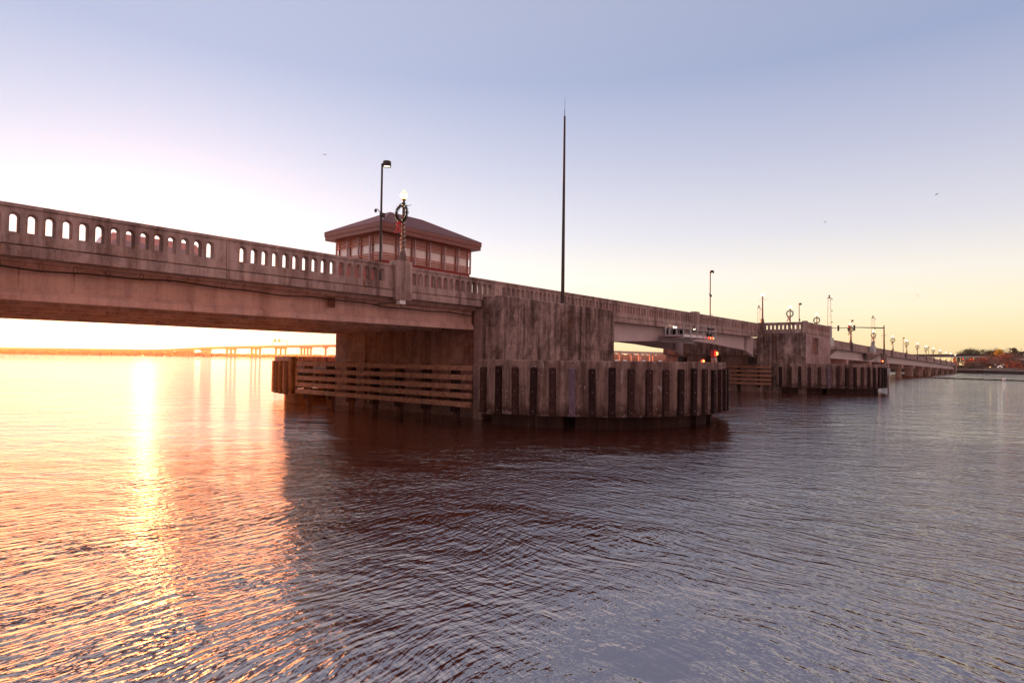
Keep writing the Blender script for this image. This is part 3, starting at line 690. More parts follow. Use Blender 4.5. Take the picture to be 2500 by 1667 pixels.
# ------------------------------------------------------------------ lamps and wreaths
def lamp(x, y, z, label):
    t = thing('street_lamp', (x, y, z), label, 'street lamp', 'globe street lamps along the near parapet')
    MB().lathe((x, y, z), [(0, 0), (.22, 0), (.22, .07), (.19, .1), (.185, .3), (.16, .33), (.15, .42), (.105, .55), (.095, .62)], 12, False).build('base', mPost, t)
    mb = MB(); n = 16; prof = [(.092, .6), (.062, 2.75), (.062, 2.85), (.085, 2.88), (.055, 2.93)]
    mb.lathe((x, y, z), prof, n, True); mb.build('pole', mPost, t)
    MB().lathe((x, y, z), [(.05, 2.86), (.09, 2.9), (.05, 2.95), (.045, 3.0), (.105, 3.03), (.11, 3.06), (.07, 3.1), (0, 3.1)], 12).build('collar', mBlk, t)
    g = MB().lathe((x, y, z), [(0, 3.07), (.095, 3.08), (.13, 3.16), (.165, 3.27), (.17, 3.33), (.14, 3.4), (.085, 3.46), (.035, 3.52), (.012, 3.56), (0, 3.565)], 16).build('globe', mGlobe, t)
    MB().ball((x, y, z+3.25), .178, .178, .13, 12, 8).build('glow_bulb', mBulb, g)
    MB().tube([(x, y-.55, z+2.72), (x, y+.42, z+2.72)], .014, 6).build('banner_arm', mBlk, t)
    mb = MB(); pts = []
    for k in range(70):
        a = k*.75; zz_ = .45+k*.026; r = .10-(zz_-.6)*.014+.02; pts.append((x+r*math.cos(a), y+r*math.sin(a), z+zz_))
    mb.tube(pts, .006, 4, False)
    sl_ = mb.build('string_light_wire', mWht, t)
    mb = MB()
    for p in pts[::4]: mb.ball(p, .008, .008, .008, 5, 4)
    mb.build('fairy_bulb', mLed, sl_)
    return t
def wreath(x, y, z, label, bow=True):
    t = thing('wreath', (x, y, z), label, 'wreath', 'wreaths hung on the street lamps')
    mb = MB(); rnd = random.Random(int(x*10))
    for k in range(1500):
        a = rnd.uniform(0, 2*math.pi); b = rnd.uniform(0, 2*math.pi); rt = rnd.uniform(.03, .10)
        Rr = .40; c = Vector((x+rt*math.sin(b)*.8, y+(Rr+rt*math.cos(b))*math.cos(a), z+(Rr+rt*math.cos(b))*math.sin(a)))
        d = Vector((rnd.uniform(-1, 1), rnd.uniform(-1, 1), rnd.uniform(-1, 1))).normalized()*rnd.uniform(.035, .075)
        e = d.cross(Vector((rnd.uniform(-1, 1), rnd.uniform(-1, 1), rnd.uniform(-1, 1)))).normalized()*.009
        mb.quad(c-e, c+e, c+d+e*.4, c+d-e*.4)
    mb.tube([(x, y+.40*math.cos(a), z+.40*math.sin(a)) for a in [2*math.pi*k/32 for k in range(33)]], .035, 6)
    mb.build('foliage', mWr, t)
    mb = MB()
    for k in range(16):
        a = rnd.uniform(0, 2*math.pi); mb.ball((x-.09, y+.41*math.cos(a), z+.41*math.sin(a)), .009, .009, .009, 5, 4)
    mb.build('fairy_bulb', mLed, t)
    mb = MB(); X_ = x-.1; yb, zb_ = y+.10, z-.50
    for s in (-1, 1):
        mb.add([(X_, yb, zb_), (X_-.05, yb+s*.10, zb_+.09), (X_-.02, yb+s*.19, zb_+.06), (X_+.02, yb+s*.19, zb_-.07), (X_-.03, yb+s*.09, zb_-.06)], [(0, 1, 2, 3, 4)])
        mb.add([(X_+.01, yb, zb_), (X_-.03, yb+s*.1, zb_+.07), (X_+.01, yb+s*.17, zb_), (X_, yb+s*.09, zb_-.05)], [(0, 1, 2, 3)])
        for q in (.12, .22):
            mb.add([(X_, yb-.02, zb_), (X_, yb+.02, zb_-.02), (X_-.03, yb+s*q*.6+.05, zb_-.28), (X_-.02, yb+s*q+.07, zb_-.44), (X_-.02, yb+s*q+.0, zb_-.47), (X_-.03, yb+s*q*.6-.02, zb_-.3)], [(0, 1, 2, 3, 4, 5)])
    mb.ball((X_-.02, yb, zb_), .035, .035, .035, 8, 6)
    mb.build('bow', mBow, t)
    return t
L1 = lamp(19.0, 23.1, 8.0, 'nearest street lamp, lit acorn globe, on the parapet pillar in front of the control house')
wreath(18.87, 23.1, 10.37, 'large bushy wreath with red bow on the lamp by the control house')
L0 = L1; WR0 = wreath(82.9, 23.0, 10.15, 'dark wreath with trailing ribbons above the bastion parapet, left of the tall pole')
def put(root, dx, label, dz=0, xyz=None):
    c = copy_tree(root); c.location = Vector(xyz); c['label'] = label; return c
lampinfo = [(72.2, 7.95, 'lit street lamp without a wreath on the pillar left of the bastion', None),
 (83.05, 7.35, 'lit street lamp behind the middle of the bastion parapet', 'x'),
 (96.3, 7.25, 'lit street lamp just right of the bastion corner', 'small wreath with red bow above the right side of the bastion'),
 (118.8, 6.98, 'lit street lamp behind the traffic signal arm', 'wreath with red bow crossed by the traffic signal arm'),
 (140.0, 6.76, 'lit street lamp rising behind the second roadside barrier cabinet', 'wreath above the second barrier cabinet'),
 (163.5, 6.55, 'lit street lamp first to the right of the signal arm pole', 'wreath first to the right of the signal arm pole')]
ords = ['second', 'third', 'fourth', 'fifth', 'sixth', 'seventh', 'eighth', 'ninth']
xl = [185.0, 205.8, 225.3, 245.1, 266, 287, 308, 329]
for k, x in enumerate(xl):
    lampinfo.append((x, 7.40+zs(x), '%s lit street lamp to the right of the signal arm pole, small and distant' % ords[k],
                     ('%s wreath to the right of the signal arm pole, small and distant' % ords[k]) if k < 5 else None))
for i, (x, z, la, wl_) in enumerate(lampinfo):
    c = copy_tree(L1); c.location = (x, 23.1, z); c['label'] = la
    if wl_ and wl_ != 'x':
        w = copy_tree(WR0); w.location = (x-.13, 23.1, z+2.37); w['label'] = wl_
WR0.location = (82.92, 23.1, 9.72)
# ------------------------------------------------------------------ tall road lights on the far side
def road_light(x, y, zb, zt, label, cams=True):
    t = thing('road_light', (x, y, zb), label, 'road light', 'tall road lights on the far side of the deck')
    MB().tube([(x, y, zb), (x, y, zt-.25)], [.10, .075], 10).build('pole', mBlk, t)
    MB().box(x-.13, x+.13, y-.13, y+.13, zb, zb+.15).build('base_plate', mBlk, t)
    hx, hy = x+.36, y-.12
    hd = MB(); hd.lathe((hx, hy, zt-.42), [(.29, 0), (.31, .0), (.31, .4), (.24, .44), (0, .44)], 20, False); hd.lathe((hx, hy, zt-.42), [(.29, 0), (.29, .2)], 20); hd.box(x-.03, hx-.2, y-.05, y+.05, zt-.3, zt-.22)
    h = hd.build('lamp_head', mBlk, t)
    MB().lathe((hx, hy, zt-.40), [(0, .05), (.13, .0), (.28, .07)], 16).build('lens', mLed, h)
    if cams:
        zc = zt-(zt-zb)*.36
        mb = MB(); mb.tube([(x, y, zc+.1), (x-.45, y-.15, zc+.32), (x-.62, y-.2, zc+.3)], .03, 6); mb.lathe((x-.66, y-.2, zc+.02), [(0, 0), (.07, .03), (.1, .1), (.1, .2), (.05, .28), (0, .3)], 10)
        mb.box(x-.12, x+.22, y-.2, y+.05, zc-.1, zc+.15); mb.tube([(x, y-.05, zc), (x+.25, y-.1, zc-.15)], .06, 8); mb.build('camera_unit', mBlk, t)
    return t
road_light(28.2, 36.9, 6.7, 18.2, 'tall black road light with round lit head in front of the control house')
rl = road_light(91.1, 37, 6.6, 17.5, 'tall slim road light with cameras rising behind the lifting span')
mb = MB(); mb.tube([(91.1, 37, 10.5), (91.6, 36.9, 10.75), (91.75, 36.9, 10.4)], .03, 6); mb.ball((91.75, 36.9, 10.3), .13); mb.box(90.55, 91.0, 36.8, 37.1, 9.2, 9.9); mb.build('camera_unit', mBlk, rl)
road_light(139.6, 37, 6.2, 16.3, 'road light with a camera seen above the bastion parapet')
road_light(191.7, 37, 5.8, 15.7, 'road light seen behind the traffic signal arm', False)
road_light(286.8, 37, 4.4, 14.2, 'distant road light third from the far end of the bridge', False)
road_light(329.6, 37, 4.0, 13.1, 'distant road light second from the far end of the bridge', False)
road_light(371, 37, 4.0, 12.5, 'distant road light nearest the far end of the bridge', False)
# ------------------------------------------------------------------ barrier gates
def gate(x, y, z, zarm, ztop, label, bracket=True):
    t = thing('barrier_gate', (x, y, z), label, 'barrier gate', 'raised traffic barrier gates')
    if bracket:
        mb = MB(); mb.box(x-1.0, x+4.6, y-.35, y+1.0, z-.45, z); mb.prismx([(y-.3, z-.45), (y+1.0, z-.45), (y+1.0, z-1.5)], x-.6, x+4.2); mb.build('bracket', mC, t)
    mb = MB(); mb.cbox(x-.3, x+1.9, y-.2, y+.6, z, z+1.25, .05); mb.build('cabinet', mGal, t)
    mb = MB(); mb.box(x+.2, x+1.2, y-.1, y+.4, z+1.25, zarm-.1); mb.build('column', mStd, t)
    mb = MB(); mb.box(x-1.1, x+1.2, y-.15, y+.1, zarm-.1, zarm+.18); mb.build('counterweight', mStd, t)
    mb = MB(); xb = x+.1
    for q, q2 in ((y-.25, y-.17), (y+.25, y+.17)): mb.tube([(x, q, zarm+.1), (x, q2, ztop-.45)], .028, 6)
    k = zarm+.6
    while k < ztop-.5: mb.tube([(x, y-.2, k), (x, y+.2, k)], .016, 5); k += 1.15
    mb.box(x-.05, x+.05, y-.28, y+.28, ztop-.5, ztop-.4); mb.box(x-.07, x+.07, y-.09, y+.09, ztop-.4, ztop)
    mb.build('gate_arm', paint('barrier_arm', (.35, .12, .10), .5), t)
    mb = MB()
    for q in (.15, .5, .85): MB().box(x-.05, x+.05, y-.46, y-.27, zarm+(ztop-zarm)*q, zarm+(ztop-zarm)*q+.12).build('arm_lamp', mBlk, t)
gate(99.7, 22.2, 6.0, 8.75, 13.6, 'raised barrier gate on a bracket just right of the bastion, nearest of the gates')
gate(134.0, 22.2, 5.6, 7.6, 12.7, 'raised barrier gate whose arm crosses the right part of the signal arm')
gate(112.1, 36.5, 6.3, 8.2, 13.7, 'slim raised barrier arm beside the lamp left of the bastion', False)
# ------------------------------------------------------------------ traffic signal mast
t = thing('traffic_signal', (147.3, 22.4, .5), 'traffic signal mast with a long arm reaching over the road beyond the bastion', 'traffic signal')
MB().cbox(146.5, 148.1, 22.0, 22.9, .0, 5.7, .03).build('pedestal', mB, t)
MB().tube([(147.3, 22.4, 5.7), (147.3, 22.4, 11.5)], [.17, .11], 10).build('pole', mBr, t)
mb = MB(); mb.tube([(147.3, 22.4, 10.95), (147.3, 27, 11.2), (147.3, 32.7, 11.15)], [.12, .09, .06], 8); mb.tube([(147.3, 21.9, 9.4), (147.3, 23.0, 9.4)], .04, 6); mb.build('mast_arm', mBlk, t)
for y in (31.0, 28.9, 27.9):
    h = MB().box(147.1, 147.35, y-.17, y+.17, 10.5, 11.7).build('signal_head', mBr if y != 28.9 else mBlk, t)
    if y == 28.9: MB().ball((147.05, y, 11.35), .12).build('signal_lens', mRedL, h)
# ------------------------------------------------------------------ red vehicle on the deck
t = thing('car', (10.3, 30.4, 6.62), 'red vehicle on the deck glimpsed through the parapet openings at left', 'car')
x, y, z = 8.1, 29.6, 6.62
mb = MB(); body = [(x, z+.35), (x+4.7, z+.35), (x+4.75, z+.8), (x+4.6, z+1.1), (x+4.4, z+1.25), (x+3.9, z+1.87), (x+.5, z+1.9), (x+.1, z+1.2), (x, z+.9)]
mb.prismy(body, y, y+1.8); mb.build('body', mCar, t)
mb = MB(); mb.prismy([(x+.35, z+1.3), (x+4.1, z+1.3), (x+3.8, z+1.58), (x+.55, z+1.62)], y-.012, y-.004); mb.build('window', mMul, t)
for wx in (x+.9, x+3.8):
    for wy in (y+.0, y+1.6):
        w = MB().tube([(wx, wy, z+.35), (wx, wy+.22, z+.35)], .35, 16).build('wheel', mRub, t)
        MB().tube([(wx, wy-.02, z+.35), (wx, wy, z+.35)], .2, 10).build('rim', mGal, w)
# ------------------------------------------------------------------ gulls
def gull(c, span, yawd, bank, label):
    t = thing('gull', c, label, 'bird', 'gulls in flight')
    mb = MB(); ca, sa = math.cos(R(yawd)), math.sin(R(yawd))
    def w(u, v, h): return (c[0]+ca*u-sa*v, c[1]+sa*u+ca*v, c[2]+h)
    mb.tube([w(-.22, 0, 0), w(-.12, 0, .01), w(.05, 0, .02), (w(.2, 0, .02)), w(.26, 0, .01)], [.01, .05, .07, .04, .01], 8)
    for s in (-1, 1):
        q = bank*s
        p = [w(.10, s*.04, .03), w(-.08, s*.04, .02), w(-.04, s*span*.27, .13+q*.3), w(.12, s*span*.25, .14+q*.3), w(-.10, s*span*.5, .03+q*.6), w(0, s*span*.46, .05+q*.6)]
        th = [(a, b, d-.015) for a, b, d in p]
        mb.add(p+th, [(0, 1, 2, 3), (3, 2, 4, 5), (6, 9, 8, 7), (9, 11, 10, 8), (0, 3, 9, 6), (3, 5, 11, 9), (1, 7, 8, 2), (2, 8, 10, 4)])
    mb.build('body', mBird, t)
def at(px, py, dep):
    d = fw+rr*((px-1250)/1480)-uu*((py-833.5)/1480); return tuple(Vector((0, 0, H))+d*dep)
gull(at(793, 378, 120), 1.3, 20, .1, 'gull flying above the control house at upper left')
gull(at(2287, 475, 130), 1.2, 130, .08, 'gull gliding in the upper right sky')
gull(at(2014, 543, 160), 1.1, 130, .02, 'tiny distant gull in the sky above the bastion')
gull(at(2240, 722, 190), 1.0, 130, .02, 'faint gull low in the sky over the far spans')
# ------------------------------------------------------------------ distant high bridge
def hdeck(px):   # picture column -> deck top height used when it was surveyed from the photograph
    pts = [(-300, 13.5), (0, 13.6), (321, 14.2), (395, 14.8), (517, 21.5), (665, 26), (817, 29.7), (1100, 30), (1501, 24.7), (1620, 22.7), (1900, 19), (2300, 15)]
    for (a, p), (b, q) in zip(pts, pts[1:]):
        if px <= b: return p+(q-p)*(px-a)/(b-a)
    return 15
HB = thing('highway_bridge', at(900, 870, 1300)[:2]+(0,), 'distant high level highway bridge on tall piers crossing the horizon', 'bridge')
def hp(px, dep=1300): q = at(px, 870, dep); return q[0], q[1]
cols = list(range(-300, 2300, 40)); dk = MB(); pr = MB()
for a, b in zip(cols, cols[1:]):
    (xa, ya), (xb, yb) = hp(a), hp(b); za, zb_ = hdeck(a)-3.35*0, hdeck(b)
    bx_, by_ = fw.x*12, fw.y*12
    for m_, t0, t1, o_ in ((dk, -1.6, -5.2, 0), (pr, 0, -1.55, -.4)):
        m_.add([(xa+fw.x*o_, ya+fw.y*o_, za+t0), (xb+fw.x*o_, yb+fw.y*o_, zb_+t0), (xb+fw.x*o_, yb+fw.y*o_, zb_+t1), (xa+fw.x*o_, ya+fw.y*o_, za+t1),
                (xa+bx_, ya+by_, za+t0), (xb+bx_, yb+by_, zb_+t0), (xb+bx_, yb+by_, zb_+t1), (xa+bx_, ya+by_, za+t1)], [(0, 1, 2, 3), (4, 5, 6, 7), (0, 1, 5, 4), (3, 2, 6, 7)])
dk.build('deck', mG, HB); pr.build('parapet', mG, HB)
bents = [(459, 26, 5, 1.1), (500, 26, 5, 1.1), (561, 26, 3, 2.2), (622, 26, 3, 2.2), (683, 30, 3, 2.4), (745, 30, 4, 2.4), (793, 12, 1, 3), (1514, 5, 1, 2.4), (1543, 9, 1, 2.4), (1563, 6, 2, 2), (1592, 10, 2, 2.6), (1640, 9, 2, 2.4), (1700, 9, 2, 2.4)]
bents += [(x, 20, 4, .8) for x in range(20, 440, 26)]
for px, wpx, nc, cw in bents:
    x, y = hp(px); zt = hdeck(px)-5.2; hw = wpx/2/1480*1300; mb = MB()
    def hb(cx_, hw_, z0, z1):
        c_ = Vector((x, y, 0))+Vector((r0.x, r0.y, 0))*cx_; r_ = Vector((r0.x, r0.y, 0))*hw_; q_ = Vector((f0.x, f0.y, 0))*2
        vs = [c_+a*r_+b*q_+Vector((0, 0, z)) for z in (z0, z1) for b in (1, 4) for a in (-1, 1)]
        mb.add(vs, [(0, 2, 3, 1), (4, 5, 7, 6), (0, 1, 5, 4), (2, 6, 7, 3), (0, 4, 6, 2), (1, 3, 7, 5)])
    hb(0, hw, zt-2.6, zt)
    for k in range(nc): hb((0 if nc == 1 else (-hw*.78+2*hw*.78*k/(nc-1))), cw/2, 0, zt-2.6)
    if cw > 2: hb(0, hw*1.2, -.5, 1.6)
    mb.build('pier', mG, HB)
t = thing('sign_gantry', hp(683)+(hdeck(683),), 'tiny overhead sign gantry on the distant highway bridge', 'sign gantry')
mb = MB(); x, y = hp(683); z = hdeck(683); rv = Vector((r0.x, r0.y, 0))
for s in (-1, 1): mb.tube([Vector((x, y, z-1))+rv*16*s, Vector((x, y, z+10))+rv*16*s], .6, 6)
mb.tube([Vector((x, y, z+10))-rv*16, Vector((x, y, z+9))+rv*16], .5, 6); mb.build('frame', mStd, t)
mb = MB()
for s in (-11, -2): c_ = Vector((x, y, z+9.8))+rv*s; mb.add([c_+rv*a+Vector((0, 0, b))+Vector((f0.x, f0.y, 0))*d for d in (0, .5) for a, b in ((-2.3, -3), (2.3, -3), (2.3, 3), (-2.3, 3))], [(0, 1, 2, 3), (4, 5, 6, 7), (0, 1, 5, 4), (2, 3, 7, 6), (1, 2, 6, 5), (0, 3, 7, 4)])
mb.build('sign_panel', mBlk, t)
# ------------------------------------------------------------------ distant woods
def woods(p0, p1, dep, hfun, label, dens=1.0, mat=None):
    mb = MB(); rnd = random.Random(p0); px = p0
    while px < p1:
        h = hfun(px)*rnd.uniform(.8, 1.12)
        for row in range(2):
            x, y = hp(px+rnd.uniform(-3, 3), dep+row*25); r = rnd.uniform(.5, .9)*h*.6
            mb.ball((x, y, h*.5), r*1.2, r*1.2, h*.5, 7, 5)
            if rnd.random() < .5: mb.ball((x+rnd.uniform(-5, 5), y, h*.85), r*.35, r*.35, h*.22, 6, 4)
        px += 3.2/dens
    # roughen
    mb.v = [(a+rnd.uniform(-.6, .6), b+rnd.uniform(-.6, .6), c_+rnd.uniform(-.7, .7)) for a, b, c_ in mb.v]
    o = mb.build('far_woods', mat or mFar); return tag(o, label, 'woods', kind='stuff')
woods(-250, 520, 1620, lambda p: 14.5 if p < 330 else max(9, 14.5-(p-330)*.03), 'low dark line of distant woods under the highway bridge at left')
woods(520, 1490, 1750, lambda p: 8.5, 'thin line of distant woods below the distant piers')
woods(1470, 2220, 1500, lambda p: 19, 'russet woods behind the distant bridge seen through the lifting span', 1, mRust)
# white boats far off under the leaf
for i, (px, la) in enumerate(((1506, 'leftmost white moored boat far off under the lifting span'), (1526, 'second white moored boat far off under the lifting span'), (1572, 'third white moored boat from the left, far off under the lifting span'), (1612, 'rightmost white moored boat far off under the lifting span'))):
    x, y = hp(px, 900); t = thing('motor_boat', (x, y, 0), la, 'boat', 'moored white boats')
    mb = MB(); mb.prism([(x-5, y), (x-3, y-2.4), (x+4, y-2.4), (x+7, y), (x+4, y+2.4), (x-3, y+2.4)], -.2, 2.6); mb.build('hull', mWht, t)
    MB().box(x-2.5, x+2.5, y-1.6, y+1.6, 2.6, 4.9).build('cabin', mWht, t); MB().tube([(x, y, 4.9), (x, y, 8)], .1, 5).build('mast', mStd, t)
# ------------------------------------------------------------------ right bank
def tree(px, dep, base, h, wd, kind, label, group='trees on the far right bank'):
    x, y = hp(px, dep); mat = {'pine': mPine, 'rust': mRust, 'bare': mBare, 'yellow': mYel}[kind]
    t = thing('pine_tree' if kind == 'pine' else 'autumn_tree' if kind != 'bare' else 'bare_tree', (x, y, base), label, 'tree', group)
    rnd = random.Random(int(px*13+dep)); mb = MB(); mb.tube([(x, y, base-.5), (x+.1, y, base+h*.5), (x, y, base+h*.92)], [h*.025+.08, h*.016+.05, .04], 7)
    clumps = []
    nb = 16 if kind != 'bare' else 22
    for k in range(nb):
        zf = rnd.uniform(.32 if kind == 'pine' else .15, 1.0); a = rnd.uniform(0, 2*math.pi)
        prof = math.sin(min(1, (zf-.1)/.9)*math.pi*.86+.25) if kind != 'pine' else (1.15-zf*.75)
        rad = wd*.5*max(.15, prof)*rnd.uniform(.3, .95)
        e = (x+rad*math.cos(a), y+rad*math.sin(a), base+h*min(zf, .95)); clumps.append(e)
        mb.tube([(x, y, base+h*max(.12, zf-.22)), ((x+e[0])/2, (y+e[1])/2, base+h*(zf-.12)), e], [.1, .06, .03], 4, False)
    mb.build('trunk', mWood, t)
    mb = MB(); cs = wd*.17
    for e in clumps:
        for k in range(70 if kind != 'bare' else 45):
            c_ = Vector(e)+Vector((rnd.gauss(0, cs), rnd.gauss(0, cs), rnd.gauss(0, cs*(.45 if kind == 'pine' else .75))))
            d = Vector((rnd.uniform(-1, 1), rnd.uniform(-1, 1), rnd.uniform(-.6, .6))).normalized()*(rnd.uniform(.25, .5) if kind != 'bare' else rnd.uniform(.5, 1.1))
            n_ = d.cross(Vector((rnd.uniform(-1, 1), rnd.uniform(-1, 1), rnd.uniform(-1, 1)))).normalized()*(.22 if kind != 'bare' else .05)
            mb.quad(c_-d*.5-n_, c_+d*.5-n_, c_+d*.5+n_, c_-d*.5+n_)
    mb.build('crown', mat, t)
    return t
trees = [
 (2350, 470, 3, 10.5, 9, 'pine', 'dark tree left end of the clump above the overpass'), (2362, 475, 3, 12.5, 10, 'pine', 'dark tree with rounded crown above the overpass'),
 (2374, 480, 3, 13.5, 10, 'pine', 'tallest dark tree of the clump above the overpass'), (2384, 470, 3, 11.8, 9, 'pine', 'dark tree right end of the clump above the overpass'),
 (2400, 460, 3, 12.4, 9, 'pine', 'dark tree standing alone right of the overpass clump'), (2410, 465, 3, 11.4, 8, 'pine', 'lower dark tree right of the lone overpass tree'),
 (2338, 490, 3, 8.8, 9, 'pine', 'low tree where the overpass meets the tree clump'),
 (2424, 330, 2.5, 10, 7, 'pine', 'tall dark pine left of the yellow treetop'), (2437, 325, 2.5, 9.4, 7.5, 'pine', 'dark pine directly under the yellow treetop'), (2448, 330, 2.5, 8.2, 7, 'pine', 'dark pine right of the yellow treetop'),
 (2470, 340, 2.5, 8, 7, 'pine', 'low dark pine midway along the right bank'), (2478, 335, 2.5, 10.6, 6, 'pine', 'tall ragged pine near the right edge'), (2492, 335, 2.5, 9.2, 6, 'pine', 'shorter ragged pine at the right edge'),
 (2369, 292, 2.0, 3.6, 5, 'rust', 'rust red tree in front of the left green sign'), (2390, 290, 2, 4.0, 6, 'rust', 'rust red tree in front of the right green sign'),
 (2400, 296, 2, 5, 6, 'bare', 'bare twiggy tree just right of the green signs'), (2415, 290, 2, 5.4, 7, 'bare', 'bare grey tree below the tall dark pines'), (2430, 295, 2, 5.0, 7, 'bare', 'bare grey tree behind the two white globe lamps'),
 (2452, 300, 2, 6.2, 7, 'rust', 'large russet tree right of the bare grey trees'), (2462, 305, 2, 7.2, 8, 'bare', 'tall bare brown tree left of the ragged pines'), (2476, 296, 2, 6.2, 7, 'bare', 'bare brown tree under the tall ragged pine'), (2488, 300, 2, 6, 6, 'bare', 'bare brown tree at the right edge'),
 (2477, 285, 2, 2.2, 4, 'rust', 'small orange bush by the promenade at right'), (2380, 282, 1.7, 2.6, 6, 'bare', 'low brown shrub on the bank below the green signs'), (2370, 284, 1.7, 2.3, 6, 'pine', 'low dark shrub on the bank left of the brown shrub'), (2390, 283, 1.7, 2.2, 5, 'pine', 'low dark shrub on the bank right of the brown shrub')]
for a in trees: tree(*a)
tree(2439, 322, 8.6, 3.0, 3.0, 'yellow', 'bright yellow treetop above the dark pines')
# overpass
t = thing('overpass', hp(2250, 400)+(2,), 'road overpass with dark parapet and pale girder behind the far end of the bridge', 'overpass')
def slab(p0, p1, dep, za0, za1, zb0, zb1, th, mat, name, par):
    (xa, ya), (xb, yb) = hp(p0, dep), hp(p1, dep); q = Vector((f0.x, f0.y, 0))*th
    vs = [Vector((xa, ya, za0)), Vector((xb, yb, zb0)), Vector((xb, yb, zb1)), Vector((xa, ya, za1))]; vs += [v+q for v in vs]
    return MB().add(vs, [(0, 1, 2, 3), (4, 5, 6, 7), (0, 1, 5, 4), (3, 2, 6, 7), (1, 2, 6, 5), (0, 3, 7, 4)]).build(name, mat, par)
k = 400/1480
slab(2180, 2440, 400, H+20.3*k, H+24.8*k, H+24*k, H+28.5*k, 12, mF, 'parapet', t); slab(2180, 2440, 400.3, H+17.5*k, H+20.2*k, H+21*k, H+23.7*k, 11, mWht, 'girder', t)
for px in (2200, 2270, 2335, 2402): slab(px, px+6, 404, 1.5, H+18*k, 1.5, H+20*k, 3, mB, 'pier', t)
slab(2405, 2440, 401, 1.5, H+20*k, 1.5, H+22*k, 11, mB, 'abutment', t)
# signs
for i, (p0, p1, la) in enumerate(((2335, 2339, 'sliver of green road sign at the far end of the bridge'), (2345, 2364, 'green overhead road sign with white markings, left of the pair'), (2378, 2396, 'green overhead road sign with white markings, right of the pair'))):
    t = thing('road_sign', hp((p0+p1)/2, 345)+(2,), la, 'road sign', 'green road signs by the overpass')
    k = 345/1480; slab(p0, p1, 345, H+10.5*k, H+19.5*k, H+10.8*k, H+19.8*k, .3, mGreen, 'sign_face', t)
    (x, y) = hp((p0+p1)/2, 345.8); MB().tube([(x, y, 1.8), (x, y, H+18*k)], .14, 8).build('post', mStd, t)
    if i:
        mb = MB()
        for j in range(5):
            c0 = p0+3+j*(p1-p0-6)/4-1.1; (xa, ya), (xb, yb) = hp(c0, 344.9), hp(c0+1.8, 344.9); z = H+(14.2+(j % 2)*1.4)*k
            mb.quad((xa, ya, z), (xb, yb, z), (xb, yb, z+.35), (xa, ya, z+.35))
        mb.build('sign_marks', mWht, t)
for px, py, la in ((2350.5, 876, 'left red traffic light by the green signs'), (2369, 877, 'right red traffic light by the green signs')):
    dep = 320; x, y, z = at(px, py, dep); t = thing('traffic_light', (x, y, 2), la, 'traffic light')
    MB().tube([(x, y, 1.8), (x, y, z+.6)], .09, 6).build('post', mStd, t); MB().box(x-.2, x+.2, y, y+.3, z-.9, z+.6).build('housing', mBlk, t)
    MB().ball((x-.1, y-.1, z), .33).build('lens', mRedL, t)
for px, py, la in ((2307, 875, 'left amber light over the road at the far end of the bridge'), (2319, 876, 'right amber light over the road at the far end of the bridge'), (2295, 875, 'leftmost small amber light beyond the bridge deck')):
    x, y, z = at(px, py, 340); t = thing('amber_light', (x, y, 3), la, 'road lamp')
    MB().tube([(x, y, 2.5), (x, y, z)], .07, 6).build('post', mStd, t); MB().ball((x, y, z), .26).build('lamp', mAmb, t)
for px, la in ((2430, 'left white globe lamp on the promenade'), (2450, 'right white globe lamp on the promenade')):
    x, y, z = at(px, 890.5, 283); t = thing('promenade_lamp', (x, y, 1.9), la, 'street lamp', 'promenade globe lamps')
    MB().tube([(x, y, 1.7), (x, y, z-.2)], .06, 6).build('post', mBlk, t); MB().ball((x, y, z), .3).build('globe', mWht, t)
x, y, z = at(2417, 896.5, 280); t = thing('path_light', (x, y, 1.6), 'warm glowing light low on the bank left of the white loop', 'lamp'); MB().tube([(x, y, 1.5), (x, y, z)], .06, 6).build('post', mBlk, t); MB().ball((x, y, z), .26).build('lamp', mGlobe, t)
cx_, cy_, cz_ = at(2440, 895.5, 281); t = thing('outline_display', (cx_, cy_, 1.7), 'small white looped outline display standing on the promenade', 'outline display')
rv = Vector((r0.x, r0.y, 0)); pts = [Vector((cx_, cy_, cz_))+rv*(1.15*math.cos(a)-.15+.35*abs(math.cos(a)))+Vector((0, 0, .36*math.sin(a)*(1 if math.cos(a) > -.3 else .45))) for a in [2*math.pi*k/24 for k in range(25)]]
MB().tube(pts, .085, 6, False).build('outline_tube', paint('white_neon', (.9, .85, .85), .4, 0, .05, 3, 0, (1, .9, .88), .9), t)
MB().tube([(cx_, cy_, 1.6), (cx_, cy_, cz_-.35)], .05, 5).build('post', mBlk, t)
# promenade fence, dock, house
t = thing('promenade_fence', hp(2450, 276)+(1.5,), 'timber rail fence along the promenade at the right', 'fence')
for z in (2.0, 2.45): slab(2404, 2486, 277, z, z+.16, z, z+.16, .12, mB2, 'fence_rail', t)
for px in range(2404, 2490, 13): (x, y) = hp(px, 276.6); MB().box(x-.14, x+.14, y-.14, y+.14, 1.2, 2.7).build('fence_post', mTf, t)
t = thing('dock', hp(2496, 262)+(0,), 'timber dock on reddish piles at the right edge', 'dock')
slab(2486, 2560, 262, 1.2, 1.45, 1.2, 1.45, 4, mTf, 'deck', t)
for k_, px in enumerate(range(2487, 2560, 5)):
    (x, y) = hp(px, 261.5+(k_ % 2)*4); MB().tube([(x, y, -.5), (x, y, 2.6+(k_ % 3)*.3)], .2, 8).build('pile', paint('red_pile', (.30, .07, .04), .8) if k_ == 0 else bpy.data.materials['red_pile'], t)
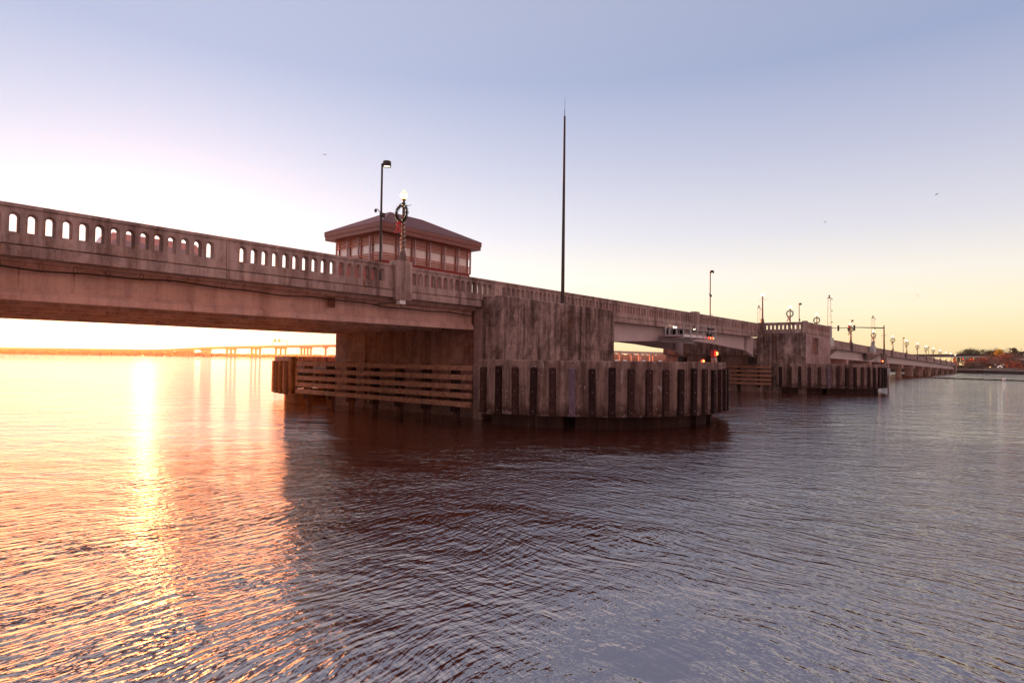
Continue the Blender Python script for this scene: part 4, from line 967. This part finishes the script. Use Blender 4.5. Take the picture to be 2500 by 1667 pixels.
t = thing('waterfront_house', hp(2510, 300)+(2,), 'waterfront building with pale roof edge cut off by the right frame', 'house')
slab(2497, 2560, 300, 1.8, 6.3, 1.8, 6.3, 10, mBlk, 'wall', t); slab(2493, 2566, 299, 6.3, 7.2, 6.3, 7.2, 13, mWht, 'roof_edge', t)
slab(2503, 2512, 299.9, 3.2, 5.4, 3.2, 5.4, .08, mGal, 'window', t)
slab(2341, 2364, 300, 2.7, 3.0, 2.3, 2.6, .3, mGal, 'guard_rail_', None) if False else None
t = thing('guard_rail', hp(2352, 300)+(2,), 'pale guard rail on the ramp below the left green sign', 'guard rail')
slab(2341, 2363, 300, 3.0, 3.4, 2.4, 2.8, .15, mB2, 'rail', t)
for px in (2343, 2350, 2357, 2362): (x, y) = hp(px, 300.3); MB().box(x-.08, x+.08, y-.08, y+.08, 1.5, 2.8).build('post', mStd, t)
# floating boom
rnd = random.Random(3); pts = []
for i in range(90):
    s = i/89; x = 196-24*s-6*math.sin(s*3.1)*(1-s); y = 26-40*s; pts.append((x+rnd.uniform(-.1, .1), y, .03+rnd.uniform(-.05, .05)))
t = thing('floating_boom', pts[45], 'long thin dark floating boom lying across the water at right', 'floating boom')
MB().tube(pts, .24, 6).build('boom', mRub, t); MB().ball((177.2, 3.5, .3), .35).build('buoy', mWht, t)
# ------------------------------------------------------------------ haze
HZ = True
if HZ:
    mb = MB(); mb.box(-260, 2100, -1100, 2300, -1.2, 42)
    hm = bpy.data.materials.new('haze_air'); hm.use_nodes = True; nt2 = hm.node_tree; nt2.nodes.clear()
    ov = nt2.nodes.new('ShaderNodeOutputMaterial'); pv = nt2.nodes.new('ShaderNodeVolumePrincipled')
    pv.inputs['Color'].default_value = (.97, .95, .93, 1); pv.inputs['Density'].default_value = .00010; pv.inputs['Anisotropy'].default_value = .9
    nt2.links.new(pv.outputs[0], ov.inputs['Volume'])
    o = mb.build('haze', hm); tag(o, kind='stuff')
S.cycles.max_bounces = 8; S.cycles.volume_bounces = 0
S.cycles.sample_clamp_indirect = 3; S.cycles.sample_clamp_direct = 4
